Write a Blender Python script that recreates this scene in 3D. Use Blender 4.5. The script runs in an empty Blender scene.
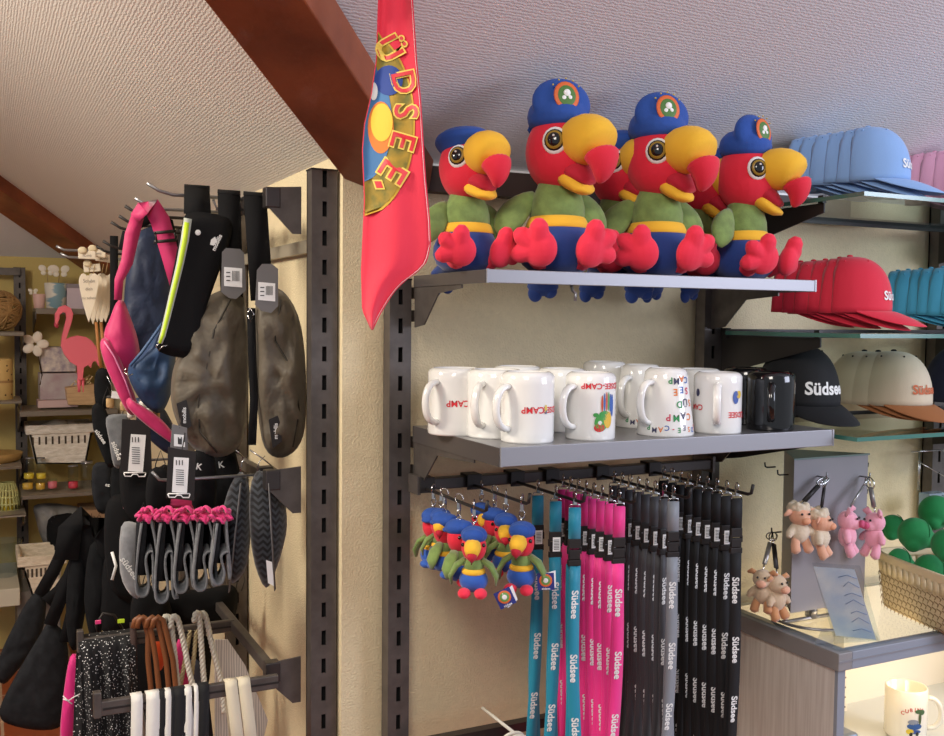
import bpy, bmesh, math, random
from mathutils import Vector as V, Matrix as M, noise as NZ
random.seed(7)
PI=math.pi; S=math.sin; C=math.cos
scene=bpy.context.scene; col=scene.collection
# ---------- camera ----------
F=994.1; YAW=.4580; PIT=.0492; ROL=.0096
_fw=V((S(YAW)*C(PIT),C(YAW)*C(PIT),-S(PIT))); _r=V((C(YAW),-S(YAW),0)); _u=_r.cross(_fw)
_R=_r*C(ROL)+_u*S(ROL); _U=_u*C(ROL)-_r*S(ROL)
def at(u,v,X=None,Y=None,Z=None,D=None):
    d=_fw+_R*((u-472)/F)+_U*((368-v)/F)
    if X is not None: return d*(X/d.x)
    if Y is not None: return d*(Y/d.y)
    if Z is not None: return d*(Z/d.z)
    return d*D
cd=bpy.data.cameras.new('camera'); cam=bpy.data.objects.new('camera',cd); col.objects.link(cam)
cd.sensor_fit='HORIZONTAL'; cd.sensor_width=36; cd.lens=F/944*36; cd.clip_start=.02
cam.matrix_world=M(((_R.x,_U.x,-_fw.x,0),(_R.y,_U.y,-_fw.y,0),(_R.z,_U.z,-_fw.z,0),(0,0,0,1)))
scene.camera=cam
# ---------- world, lights, exposure ----------
def lin(h):
    if isinstance(h,str):
        c=[int(h[i:i+2],16)/255 for i in (0,2,4)]
    else: c=h
    return tuple(x/12.92 if x<=.04045 else ((x+.055)/1.055)**2.4 for x in c)+(1,)
w=bpy.data.worlds.new('world'); scene.world=w; w.use_nodes=True
w.node_tree.nodes['Background'].inputs[0].default_value=lin('cdd2dc'); w.node_tree.nodes['Background'].inputs[1].default_value=.62
def area(name,loc,tgt,sx,sy,power,c):
    l=bpy.data.lights.new(name,'AREA'); l.shape='RECTANGLE'; l.size=sx; l.size_y=sy; l.energy=power; l.color=lin(c)[:3]
    o=bpy.data.objects.new(name,l); col.objects.link(o); o.location=loc
    o.rotation_euler=(V(tgt)-V(loc)).to_track_quat('-Z','Y').to_euler(); return o
area('window_daylight',(2.9,-.7,.55),(1.2,1.6,-.1),1.3,1.2,54,'e4e9ff')
area('shop_ceiling_lamp',(-.7,-.6,1.3),(.7,1.6,-.3),.8,.8,36,'fff5ea')
area('back_ceiling_lamp',(-.6,3.2,1.25),(.1,4.6,-.5),.5,.5,62,'ffe0b4')
area('aisle_lamp',(-1.2,1.6,.9),(.4,2.2,.2),.5,.5,40,'fff3e2')
scene.view_settings.view_transform='Standard'; scene.view_settings.look='None'
scene.view_settings.exposure=.0; scene.view_settings.gamma=1; scene.view_settings.use_curve_mapping=False
# ---------- materials ----------
MT={}
def mat(n,c,rough=.6,metal=0,bump=None,var=0,vscale=20,sheen=0,spec=.5,coat=0,trans=0,emit=0,c2=None,kind='noise',stretch=(1,1,1)):
    if n in MT: return MT[n]
    m=bpy.data.materials.new(n); m.use_nodes=True; nt=m.node_tree; b=nt.nodes['Principled BSDF']; MT[n]=m
    I=b.inputs; I['Base Color'].default_value=lin(c); I['Roughness'].default_value=rough; I['Metallic'].default_value=metal
    I['Specular IOR Level'].default_value=spec; I['Sheen Weight'].default_value=sheen; I['Coat Weight'].default_value=coat
    I['Transmission Weight'].default_value=trans
    if emit: I['Emission Color'].default_value=lin(c); I['Emission Strength'].default_value=emit
    tc=nt.nodes.new('ShaderNodeTexCoord'); mp=nt.nodes.new('ShaderNodeMapping'); nt.links.new(tc.outputs['Object'],mp.inputs[0]); mp.inputs['Scale'].default_value=stretch
    if var or c2:
        x=nt.nodes.new('ShaderNodeTexNoise' if kind=='noise' else 'ShaderNodeTexWave' if kind=='wave' else 'ShaderNodeTexVoronoi')
        x.inputs['Scale'].default_value=vscale
        if kind=='wave': x.inputs['Distortion'].default_value=6; x.inputs['Detail'].default_value=3
        if kind=='noise': x.inputs['Detail'].default_value=5
        nt.links.new(mp.outputs[0],x.inputs['Vector'])
        r=nt.nodes.new('ShaderNodeValToRGB'); a=lin(c); bb=lin(c2) if c2 else tuple(max(0,q*(1-var)) for q in a[:3])+(1,)
        r.color_ramp.elements[0].color=bb; r.color_ramp.elements[1].color=a
        r.color_ramp.elements[0].position=.35; r.color_ramp.elements[1].position=.65
        if kind=='dots': r.color_ramp.elements[0].position=.14; r.color_ramp.elements[1].position=.2
        nt.links.new(x.outputs[0],r.inputs[0]); nt.links.new(r.outputs[0],I['Base Color'])
    if bump:
        x=nt.nodes.new('ShaderNodeTexNoise'); x.inputs['Scale'].default_value=bump[0]; x.inputs['Detail'].default_value=3
        nt.links.new(mp.outputs[0],x.inputs['Vector'])
        bp=nt.nodes.new('ShaderNodeBump'); bp.inputs['Strength'].default_value=bump[1]; bp.inputs['Distance'].default_value=bump[2] if len(bump)>2 else .002
        nt.links.new(x.outputs[0],bp.inputs['Height']); nt.links.new(bp.outputs[0],I['Normal'])
    return m
def glassm(n,c,edge=0):
    m=bpy.data.materials.new(n); m.use_nodes=True; nt=m.node_tree; nt.nodes.clear(); MT[n]=m
    o=nt.nodes.new('ShaderNodeOutputMaterial'); mx=nt.nodes.new('ShaderNodeMixShader'); t=nt.nodes.new('ShaderNodeBsdfTransparent')
    g=nt.nodes.new('ShaderNodeBsdfGlossy'); f=nt.nodes.new('ShaderNodeFresnel'); f.inputs[0].default_value=1.5
    t.inputs[0].default_value=lin(c); g.inputs['Roughness'].default_value=.03
    ge=nt.nodes.new('ShaderNodeNewGeometry'); mm=nt.nodes.new('ShaderNodeMath'); mm.operation='SUBTRACT'; mm.inputs[0].default_value=1; mu=nt.nodes.new('ShaderNodeMath'); mu.operation='MULTIPLY'; nt.links.new(ge.outputs['Backfacing'],mm.inputs[1]); nt.links.new(mm.outputs[0],mu.inputs[0]); nt.links.new(f.outputs[0],mu.inputs[1]); nt.links.new(mu.outputs[0],mx.inputs[0]); nt.links.new(t.outputs[0],mx.inputs[1]); nt.links.new(g.outputs[0],mx.inputs[2]); nt.links.new(mx.outputs[0],o.inputs[0]); return m
def smc(P,k=3,closed=True):
    n=len(P); o=[]
    g=(lambda i:P[i%n]) if closed else (lambda i:P[min(max(i,0),n-1)])
    for i in range(n if closed else n-1):
        a,b,c,d=g(i-1),g(i),g(i+1),g(i+2)
        for j in range(k): q=j/k; o.append(.5*((2*b)+(c-a)*q+(2*a-5*b+4*c-d)*q*q+(3*b-a-3*c+d)*q**3))
    if not closed: o.append(P[-1])
    return o
# ---------- mesh builder ----------
class B:
    def __init__(s): s.bm=bmesh.new(); s.mi=0
    def face(s,vs):
        try: f=s.bm.faces.new(vs); f.material_index=s.mi; f.smooth=True; return f
        except ValueError: return None
    def v(s,p): return s.bm.verts.new(p)
    def box(s,c,sz,R=None):
        c=V(c); h=[q/2 for q in sz]; vs=[]
        for x in (-1,1):
            for y in (-1,1):
                for z in (-1,1):
                    p=V((x*h[0],y*h[1],z*h[2])); 
                    if R is not None: p=R@p
                    vs.append(s.v(c+p))
        for q in ((0,1,3,2),(4,6,7,5),(0,4,5,1),(2,3,7,6),(0,2,6,4),(1,5,7,3)):
            f=s.face([vs[i] for i in q]); f.smooth=False
        return s
    def bx(s,a,b):
        return s.box([(a[i]+b[i])/2 for i in range(3)],[abs(b[i]-a[i]) for i in range(3)])
    def rings(s,rs,cap=True,close=True):
        vr=[[s.v(p) for p in r] for r in rs]
        for a,b in zip(vr,vr[1:]):
            n=len(a)
            for i in range(n if close else n-1):
                j=(i+1)%n; s.face([a[i],a[j],b[j],b[i]])
        if cap and close: s.face(vr[0][::-1]); s.face(vr[-1])
        return s
    def loft(s,pts,rad,ref=(0,0,1),n=16,cap=True,e=1):
        pts=[V(p) for p in pts]; rs=[]; ref=V(ref)
        for i,p in enumerate(pts):
            t=(pts[min(i+1,len(pts)-1)]-pts[max(i-1,0)])
            t=t.normalized() if t.length>1e-9 else V((0,0,1))
            a=ref-t*ref.dot(t)
            if a.length<1e-4: a=t.orthogonal()
            a.normalize(); b=t.cross(a)
            r=rad[i] if isinstance(rad,(list,tuple)) else rad
            ra,rb=(r if isinstance(r,tuple) else (r,r))
            q=[]
            for k in range(n):
                th=2*PI*k/n; cx,sx=C(th),S(th)
                if e!=1: cx=math.copysign(abs(cx)**e,cx); sx=math.copysign(abs(sx)**e,sx)
                q.append(p+a*cx*ra+b*sx*rb)
            rs.append(q)
        return s.rings(rs,cap)
    def tube(s,pts,r,n=8,ref=(0,0,1)): return s.loft(pts,[r]*len(pts),ref,n)
    def lathe(s,prof,c=(0,0,0),n=28,R=None,cap=True,sx=1,sy=1):
        c=V(c); rs=[]
        for r,z in prof:
            q=[]
            for k in range(n):
                p=V((r*C(2*PI*k/n)*sx,r*S(2*PI*k/n)*sy,z))
                if R is not None: p=R@p
                q.append(c+p)
            rs.append(q)
        return s.rings(rs,cap)
    def ell(s,c,r,R=None,n=16,m=10,e=1):
        if not isinstance(r,(tuple,list)): r=(r,r,r)
        prof=[]; rs=[]; c=V(c)
        for i in range(m+1):
            ph=-PI/2+PI*i/m; cc=max(C(ph),.02); q=[]
            for k in range(n):
                p=V((cc*C(2*PI*k/n)*r[0],cc*S(2*PI*k/n)*r[1],S(ph)*r[2]))
                if R is not None: p=R@p
                q.append(c+p)
            rs.append(q)
        return s.rings(rs)
    def ribbon(s,pts,w,wd,th=.0015):
        pts=[V(p) for p in pts]; rs=[]
        for i,p in enumerate(pts):
            t=(pts[min(i+1,len(pts)-1)]-pts[max(i-1,0)]).normalized()
            d=V(wd[i] if isinstance(wd,list) else wd); d=(d-t*d.dot(t)); d.normalize(); nn=t.cross(d)
            ww=(w[i] if isinstance(w,list) else w)/2
            rs.append([p+d*ww+nn*th/2,p-d*ww+nn*th/2,p-d*ww-nn*th/2,p+d*ww-nn*th/2])
        return s.rings(rs)
    def puff(s,pts,nrm,th,c=None,k=5,pw=.5,wr=0):
        """a stuffed shape with the outline pts (3D, star shaped about its centre)"""
        pts=smc([V(p) for p in pts]) if len(pts)<30 else [V(p) for p in pts]; n=V(nrm).normalized(); cc=V(c) if c is not None else sum(pts,V())/len(pts)
        out=[s.v(p) for p in pts]; L=len(out)
        for sg in (1,-1):
            prev=out
            for j in range(1,k):
                q=1-j/k; h=th/2*(1-q*q)**pw; ring=[]
                for i,p in enumerate(pts):
                    o=cc+(p-cc)*q+n*sg*h
                    if wr: o+=n*sg*wr*NZ.noise(o*38)
                    ring.append(s.v(o))
                for i in range(L):
                    jn=(i+1)%L; f=[prev[i],prev[jn],ring[jn],ring[i]]; s.face(f if sg>0 else f[::-1])
                prev=ring
            ce=s.v(cc+n*sg*th/2)
            for i in range(L):
                jn=(i+1)%L; f=[prev[i],prev[jn],ce]; s.face(f if sg>0 else f[::-1])
        return s
    def slab(s,pts,nrm,th):
        """flat plate: outline extruded by th along nrm"""
        n=V(nrm).normalized()*th; a=[s.v(V(p)) for p in pts]; b=[s.v(V(p)+n) for p in pts]
        for f in (s.face(a[::-1]),s.face(b)):
            if f: f.smooth=False
        L=len(a)
        for i in range(L):
            f=s.face([a[i],a[(i+1)%L],b[(i+1)%L],b[i]])
            if f: f.smooth=False
        return s
    def grid(s,fn,nu,nv,close=False):
        g=[[s.v(fn(i/(nu),j/(nv))) for i in range(nu+1)] for j in range(nv+1)]
        for j in range(nv):
            for i in range(nu): s.face([g[j][i],g[j][i+1],g[j+1][i+1],g[j+1][i]])
        return s
    def shell(s,fn,nu,nv,th):
        """sheet with thickness; fn(u,v)->(point, normal)"""
        A=[[fn(i/nu,j/nv) for i in range(nu+1)] for j in range(nv+1)]
        t=[[s.v(p+n*th/2) for p,n in r] for r in A]; b=[[s.v(p-n*th/2) for p,n in r] for r in A]
        for j in range(nv):
            for i in range(nu):
                s.face([t[j][i],t[j][i+1],t[j+1][i+1],t[j+1][i]]); s.face([b[j][i],b[j+1][i],b[j+1][i+1],b[j][i+1]])
        for j in range(nv):
            s.face([t[j][0],t[j+1][0],b[j+1][0],b[j][0]]); s.face([t[j][nu],b[j][nu],b[j+1][nu],t[j+1][nu]])
        for i in range(nu):
            s.face([t[0][i],b[0][i],b[0][i+1],t[0][i+1]]); s.face([t[nv][i],t[nv][i+1],b[nv][i+1],b[nv][i]])
        return s
    def text(s,tx,fn,size=1,bold=.0):
        """fn maps text coordinates (x,y), centred, in units of size, to 3D"""
        vs,fs=textmesh(tx,bold); o=[s.v(fn(x*size,y*size)) for x,y in vs]
        for f in fs: s.face([o[i] for i in f])
        return s
    def xf(s,m): s.bm.transform(m); return s
    def build(s,name,m,parent=None,bev=0,world=True,flat=False,remesh=0,smooth=0,sub=0,keep=False):
        me=bpy.data.meshes.new(name)
        if flat:
            for f in s.bm.faces: f.smooth=False
        bmesh.ops.recalc_face_normals(s.bm,faces=s.bm.faces[:]) if not keep else None
        if parent is not None and world:
            p=parent; mw=M.Identity(4)
            while p is not None: mw=M.LocRotScale(p.location,p.rotation_euler,p.scale)@mw; p=p.parent
            s.bm.transform(mw.inverted())
        if parent is not None and name in SPL:
            s.bm.verts.ensure_lookup_table(); seen={}; k=0
            for v in s.bm.verts:
                if v in seen: continue
                st=[v]; seen[v]=k
                while st:
                    q=st.pop()
                    for e in q.link_edges:
                        o_=e.other_vert(q)
                        if o_ not in seen: seen[o_]=k; st.append(o_)
                k+=1
            if k>1:
                idx=[seen[v] for v in s.bm.verts]; last=None
                for j in range(k):
                    c=s.bm.copy(); c.verts.ensure_lookup_table(); bmesh.ops.delete(c,geom=[v for v,i in zip(c.verts[:],idx) if i!=j],context='VERTS')
                    t=B(); t.bm.free(); t.bm=c; last=t.build(SPL[name]+'',m,parent,bev=bev,world=False,flat=flat) if SPL[name]!=name else t._raw(name,m,parent,bev)
                s.bm.free(); return last
            name=SPL[name]
        base=V((0,0,0))
        if parent is None:
            xs=[v.co for v in s.bm.verts]; lo=V([min(q[i] for q in xs) for i in range(3)]); hi=V([max(q[i] for q in xs) for i in range(3)])
            base=V(((lo.x+hi.x)/2,(lo.y+hi.y)/2,lo.z)); s.bm.transform(M.Translation(-base))
        s.bm.to_mesh(me); s.bm.free()
        for q in (m if isinstance(m,list) else [m]): me.materials.append(q)
        o=bpy.data.objects.new(name,me); col.objects.link(o); o.location=base
        if parent is not None: o.parent=parent
        if remesh:
            md=o.modifiers.new('r','REMESH'); md.mode='VOXEL'; md.voxel_size=remesh; md.use_smooth_shade=True
            if smooth: q=o.modifiers.new('s','SMOOTH'); q.iterations=smooth; q.factor=.5
            bake(o)
        if bev:
            md=o.modifiers.new('b','BEVEL'); md.width=bev; md.segments=2; md.limit_method='ANGLE'; md.angle_limit=.7
        if sub:
            md=o.modifiers.new('s','SUBSURF'); md.levels=sub; md.render_levels=sub
        return o
SPL={'corner_trim':'corner_trim','hook':'hook','clip':'clip','end_bracket':'end_bracket','slats':'slat','front_hooks':'front_hook','side_hooks':'side_hook','legs':'leg','stars':'star','eyes':'eye','eyelets':'eyelet','butterflies':'butterfly','sticks':'stick','side_flange':'side_flange','strap_slider':'strap_slider','bow':'bow','dark_lining':'dark_lining','wire_loop':'wire_loop'}
def _raw(s,name,m,parent,bev=0):
    me=bpy.data.meshes.new(name); s.bm.to_mesh(me); s.bm.free(); me.materials.append(m); o=bpy.data.objects.new(name,me); col.objects.link(o); o.parent=parent
    if bev: md=o.modifiers.new('b','BEVEL'); md.width=bev; md.segments=2; md.limit_method='ANGLE'; md.angle_limit=.7
    return o
B._raw=_raw
def bake(o):
    dg=bpy.context.evaluated_depsgraph_get(); me=bpy.data.meshes.new_from_object(o.evaluated_get(dg)); old=o.data; o.modifiers.clear(); o.data=me; me.name=old.name
    for p in me.polygons: p.use_smooth=True
_tx={}
def textmesh(t,bold):
    k=(t,bold)
    if k not in _tx:
        c=bpy.data.curves.new('t','FONT'); c.body=t; c.align_x='CENTER'; c.align_y='CENTER'; c.offset=bold; c.resolution_u=3; c.fill_mode='FRONT'
        o=bpy.data.objects.new('t',c); col.objects.link(o); dg=bpy.context.evaluated_depsgraph_get(); dg.update()
        me=o.evaluated_get(dg).to_mesh(); _tx[k]=([(v.co.x,v.co.y) for v in me.vertices],[tuple(p.vertices) for p in me.polygons])
        o.evaluated_get(dg).to_mesh_clear(); bpy.data.objects.remove(o); bpy.data.curves.remove(c)
    return _tx[k]
def tag(o,label,cat,group=None,kind=None):
    if label: o['label']=label
    if cat: o['category']=cat
    if group: o['group']=group
    if kind: o['kind']=kind
    return o
def thing(name,label,cat,loc=(0,0,0),rz=0,group=None,rot=None):
    o=bpy.data.objects.new(name,None); o.empty_display_size=.02; col.objects.link(o); o.location=loc; o.rotation_euler=rot or (0,0,rz)
    return tag(o,label,cat,group)
def struct(o): o['kind']='structure'; return o
def dup(r,loc,label,rz=None,sc=None,group=None,rot=None):
    n=r.copy(); col.objects.link(n); n.location=loc; n['label']=label
    if rz is not None: n.rotation_euler=(0,0,rz)
    if rot is not None: n.rotation_euler=rot
    if sc: n.scale=(sc,)*3
    if group: n['group']=group
    def rec(a,b):
        for ch in list(a.children):
            c=ch.copy(); col.objects.link(c); c.parent=b; rec(ch,c)
    rec(r,n); return n
def RZ(a): return M.Rotation(a,4,'Z')
def RX(a): return M.Rotation(a,4,'X')
def RY(a): return M.Rotation(a,4,'Y')
T=M.Translation
# ---------- palette ----------
wall_m=mat('wall_paper','e3d3ac',.85,bump=(260,.8,.003),var=.05,vscale=90)
def ribbed(n,c,ax):
    m=mat(n,c,.9); nt=m.node_tree; b=nt.nodes['Principled BSDF']; tc=nt.nodes.new('ShaderNodeTexCoord')
    mp=nt.nodes.new('ShaderNodeMapping'); mp.inputs['Scale'].default_value=(60,200,200) if ax=='x' else (200,60,200)
    x=nt.nodes.new('ShaderNodeTexNoise'); x.inputs['Scale'].default_value=2.2; x.inputs['Detail'].default_value=2
    wv=nt.nodes.new('ShaderNodeTexWave'); wv.bands_direction='Y' if ax=='x' else 'X'; wv.inputs['Scale'].default_value=62; wv.inputs['Distortion'].default_value=5; wv.inputs['Detail'].default_value=3; wv.inputs['Detail Scale'].default_value=2
    ad=nt.nodes.new('ShaderNodeMath'); ad.operation='ADD'
    nt.links.new(tc.outputs['Object'],mp.inputs[0]); nt.links.new(mp.outputs[0],x.inputs['Vector']); nt.links.new(tc.outputs['Object'],wv.inputs['Vector'])
    nt.links.new(x.outputs[0],ad.inputs[0]); nt.links.new(wv.outputs[1],ad.inputs[1])
    bp=nt.nodes.new('ShaderNodeBump'); bp.inputs['Strength'].default_value=.19; bp.inputs['Distance'].default_value=.003
    nt.links.new(ad.outputs[0],bp.inputs['Height']); nt.links.new(bp.outputs[0],b.inputs['Normal']); return m
ceil_m=ribbed('ceiling_paper','dcdbdc','x'); ceil2_m=ribbed('ceiling_paper_left','e2ddd4','y')
beam_m=mat('beam_wood','94502f',.5,c2='6f371f',vscale=5,stretch=(1.5,1.5,1.5),bump=(40,.25,.003),coat=.15)
upr=mat('dark_bronze_metal','615a55',.42,.4,var=.25,vscale=40)
blk=mat('black_metal','2a2624',.5,.3); steel=mat('brushed_steel','9b9a9c',.32,.75,var=.12,vscale=30,stretch=(1,12,12))
lip=mat('grey_shelf_edge','95969b',.4,.3); chrome=mat('chrome','c9c8c6',.2,1); barm=mat('dark_rail','4b4644',.35,.7)
red=mat('red_plush','dc1f38',.85,sheen=.15,bump=(500,.3,.001)); redd=mat('dark_red_plush','b5102c',.85,sheen=.15,bump=(500,.3,.001))
grn=mat('green_plush','7f9952',.9,sheen=.25,var=.3,vscale=60,bump=(400,.4,.001)); blu=mat('navy_plush','16387f',.85,sheen=.3,bump=(500,.3,.001))
capb=mat('blue_cap_fabric','1d4a9c',.8,sheen=.1,bump=(500,.3,.001)); yel=mat('yellow_plush','efb82e',.85,sheen=.1,bump=(500,.3,.001))
foot=mat('coral_plush','ec2c48',.85,sheen=.15,bump=(500,.3,.001)); wht=mat('white','efefec',.5); blkp=mat('black_gloss','0c0c0d',.12,coat=.5)
cer=mat('white_ceramic','eeede8',.12,coat=.5); gold=mat('gold_iris','9a7c2a',.3); org=mat('badge_orange','d96a34',.6); paper=mat('white_paper','eceae6',.7)
navp=mat('navy_paper','2a3582',.5); inkr=mat('red_ink','d6222e',.5); inkb=mat('black_ink','1a1a1a',.5)
whi=mat('white_ink','e8e8e4',.6); bar=mat('barcode_ink','444444',.7)
bf=mat('black_fabric','0e0e10',.9,bump=(700,.4,.001),spec=.25)
glass=glassm('shelf_glass','e4efea'); clear=glassm('clear_plastic','f2f6f8'); gedge=mat('glass_edge','3f7468',.15,spec=.8)
# ================= ROOM =================
WX,WY,FY=.56,1.645,5.2; FL=-1.6
Z0=at(432,165,Y=WY).z; K=.6; CXX=.66
A=V((CXX,WY,Z0)); CXB=.575; A1=V((CXB,WY,Z0)); Bc=V((CXB,FY,Z0)); T3=4.0; a3=A1+V((-T3,-T3,K*T3))
def pl(name,pts,m,th,nrm): return struct(B().slab(pts,nrm,th).build(name,m))
a2=A+V((-T3,-T3,K*T3)); b2=Bc+V((-T3,-T3,K*T3))
pl('ceiling',[A1,a3,V((4.5,WY-T3,Z0+K*T3)),V((4.5,WY,Z0))],ceil_m,.02,(0,K,1))
pl('ceiling',[A1,Bc,b2,a3],ceil2_m,.02,(K,0,1))
pl('ceiling',[Bc,b2,V((-5,FY-T3,Z0+K*T3)),V((-5,FY,Z0))],ceil_m,.02,(0,K,1))
struct(B().bx((WX,WY,FL),(4.5,WY+.1,Z0+.03)).build('wall_back',wall_m))
struct(B().bx((WX,WY+.1,FL),(WX+.1,FY,Z0+.07)).build('wall_partition',wall_m))
struct(B().bx((-5,FY,FL),(WX+.1,FY+.1,Z0+.02)).build('wall_far',mat('far_wall_paint','c9b26e',.85,bump=(200,.5,.003))))
fm=mat('terracotta_tile','a2512e',.35,c2='85401f',vscale=3)
nt=fm.node_tree; br=nt.nodes.new('ShaderNodeTexBrick'); br.offset=0; br.inputs['Color1'].default_value=lin('a4532f'); br.inputs['Color2'].default_value=lin('8d4425'); br.inputs['Mortar'].default_value=lin('c2a58c'); br.inputs['Scale'].default_value=1
br.inputs['Brick Width'].default_value=.3; br.inputs['Row Height'].default_value=.3; br.inputs['Mortar Size'].default_value=.006
tc=nt.nodes.new('ShaderNodeTexCoord'); nt.links.new(tc.outputs['Object'],br.inputs['Vector']); nt.links.new(br.outputs[0],nt.nodes['Principled BSDF'].inputs['Base Color'])
struct(B().bx((-5,-2.2,FL-.05),(4.5,FY+.1,FL)).build('floor',fm))
# roof timbers along the two creases
def timber(p,q,hw,dep,name,end=0):
    d=(q-p).normalized(); sd=d.cross(V((0,0,1))).normalized(); up=sd.cross(d).normalized()
    b=B(); rs=[]
    for P,sh in ((p,end),(q,0)):
        rs.append([P-sd*hw+up*.0-d*0,P+sd*hw+up*0,P+sd*hw-up*dep+d*sh,P-sd*hw-up*dep+d*sh])
    b.rings(rs); o=b.build(name,beam_m,bev=.003,flat=True); return struct(o)
up_=V((0,0,.012))
timber(A,a2,.07,.06,'trim_1',.0)
timber(Bc+up_,b2+up_,.085,.10,'trim_2')
# dark wall plate above the shelving
pz=at(432,180,Y=1.63).z
struct(B().bx((.64,1.61,pz-.022),(1.72,WY,pz+.022)).build('trim_3',mat('dark_stained_wood','3a2a22',.6)))
struct(B().bx((.64,1.635,pz+.022),(1.72,WY,pz+.03)).build('trim_4',wht))
# ================= SHELF UPRIGHTS =================
def upright(x,y,z0,z1,label,w=.044,dp=.03,side=False):
    """slotted steel post, front face towards -Y"""
    t=thing('shelf_upright',label,'shelf post',(x,y+dp/2,z0),0,'slotted shelving posts')
    b=B(); h=w/2; sw=.008; pit=.05; sh=.026; y0=y; 
    b.bx((x-h,y0,z0),(x-sw/2,y0+.003,z1)); b.bx((x+sw/2,y0,z0),(x+h,y0+.003,z1))
    b.bx((x-h,y0+.003,z0),(x-h+.003,y0+dp,z1)); b.bx((x+h-.003,y0+.003,z0),(x+h,y0+dp,z1)); b.bx((x-h,y0+dp-.004,z0),(x+h,y0+dp,z1))
    z=z0
    while z<z1-.01:
        b.bx((x-sw/2,y0,z),(x+sw/2,y0+.003,min(z+pit-sh,z1))); z+=pit
    b.build('post',upr,t); B().bx((x-h-.001,y0-.001,z1),(x+h+.001,y0+dp+.001,z1+.003)).build('end_cap',blk,t)
    B().bx((x-h+.0035,y0+.012,z0),(x+h-.0035,y0+.016,z1-.002)).build('slot_shade',mat('slot_shade_black','0e0d0d',.9),t)  # near-black strip inside the post, painted as the shade behind the slots
    return t
YU=1.602
UX=[.648,1.338,2.02]
upright(UX[0]+.003,YU,FL,at(400,287,Y=YU).z+.012,'slotted dark steel shelving post left of the mugs',.040)
upright(UX[1],YU,FL,.30,'slotted dark steel shelving post between the mugs and the caps',.046)
upright(UX[2],YU,FL,.30,'slotted dark steel post behind the green plush basket',.046)
tp=at(320,170,Y=1.66).z
upright(at(324.5,300,Y=1.66).x,1.66,FL,tp,'tall slotted steel post at the right end of the bag rack',.046)
ux2=.532
upright(ux2,2.32,FL,tp,'slotted steel post behind the hanging rope handles',.046)
# horizontal steel top rail and strip on partition post
# ================= SHELVES =================
X0,X1=.676,1.3355
def metal_shelf(name,label,yf,yb,z,tk,br_h,lipcol):
    t=thing(name,label,'shelf',((X0+X1)/2,(yf+yb)/2,z-tk))
    B().bx((X0,yf+.004,z-.004),(X1,yb,z)).build('deck',steel,t)
    b=B(); b.bx((X0,yf,z-tk),(X1,yf+.004,z+.0005)); b.build('front_lip',lipcol,t,bev=.001)
    b=B(); b.bx((X0,yf-.001,z-tk),(X0+.0035,yf+.003,z+.001)); b.bx((X1-.0035,yf-.001,z-tk),(X1,yf+.003,z+.001)); b.build('corner_trim',lip,t)
    b=B(); b.bx((X0-.001,yf+.0035,z-tk),(X0+.0015,YU,z-.0005)); b.bx((X1-.0015,yf+.0035,z-tk),(X1+.001,YU,z-.0005)); b.build('side_flange',mat('flange_steel','6b6563',.35,.6),t)
    for sx in (X0+.001,X1-.004):
        p=[(sx,yf+.09,z-.008),(sx,YU,z-.008),(sx,YU,z-br_h),(sx,YU-.04,z-br_h+.005),(sx,YU-.10,z-tk-.012),(sx,yf+.09,z-tk-.006)]
        B().slab(p,(1,0,0),.0028).build('bracket',upr,t)
        b=B(); b.box((sx+.001,YU+.004,z-.03),(.003,.02,.02)); b.box((sx+.001,YU+.004,z-br_h+.02),(.003,.02,.02)); b.build('hook',upr,t)
    return t
ZT=.0744; ZM=-.1876
metal_shelf('metal_shelf','upper grey steel shelf the plush parrots sit on',1.324,1.50,ZT,.020,.09,lip)
metal_shelf('metal_shelf','lower grey steel shelf carrying the upside-down mugs',1.274,1.60,ZM,.028,.10,lip)
p=at(571,291,Y=1.335); tag(B().tube([(p.x,1.335,ZT-.018),(p.x,1.33,p.z),(p.x,1.322,p.z-.004),(p.x,1.322,p.z-.016)],.0025,8).build('price_hook',steel),'tiny steel hook under the front edge of the upper shelf','hook')
# glass shelves
def gshelf(label,x0,x1,yf,yb,z):
    t=thing('glass_shelf',label,'shelf',((x0+x1)/2,(yf+yb)/2,z-.008))
    B().bx((x0,yf+.002,z-.007),(x1,yb,z)).build('pane',glass,t)
    B().bx((x0,yf,z-.0072),(x1,yf+.0022,z+.0002)).build('front_edge',gedge,t); B().bx((x0-.002,yf,z-.0072),(x0,yb,z+.0002)).build('side_edge',gedge,t)
    B().bx((x0,yb,z-.014),(x1,yb+.006,z+.004)).build('back_rail',blk,t)
    for sx in (x0+.008,x1-.012):
        p=[(sx,yf+.1,z-.009),(sx,YU,z-.009),(sx,YU,z-.085),(sx,YU-.06,z-.075),(sx,yf+.1,z-.026)]
        B().slab(p,(1,0,0),.003).build('bracket',blk,t)
        b=B(); b.bx((sx-.003,yf+.1,z-.009),(sx+.006,yf+.112,z+.005)); b.bx((sx-.003,YU-.02,z-.009),(sx+.006,YU,z+.006)); b.build('clip',blk,t)
    return t
GX0,GX1=1.352,2.006
g1=at(850,190,Y=1.235); G1=g1.z; G2=at(860,334,Y=1.235).z; G3=at(870,437,Y=1.235).z
gshelf('top glass shelf holding the light blue and pink caps',GX0,GX1,1.235,1.58,G1)
gshelf('middle glass shelf holding the red and teal caps',GX0,GX1,1.235,1.58,G2)
gshelf('lowest glass shelf holding the black, beige and navy caps',GX0,GX1,1.235,1.58,G3)
gshelf('top glass shelf beyond the second post, under pink caps',GX1+.03,GX1+.66,1.235,1.58,G1)
gshelf('middle glass shelf beyond the second post',GX1+.03,GX1+.66,1.235,1.58,G2)
gshelf('lowest glass shelf beyond the second post, under navy cap',GX1+.03,GX1+.66,1.235,1.58,G3)
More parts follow.
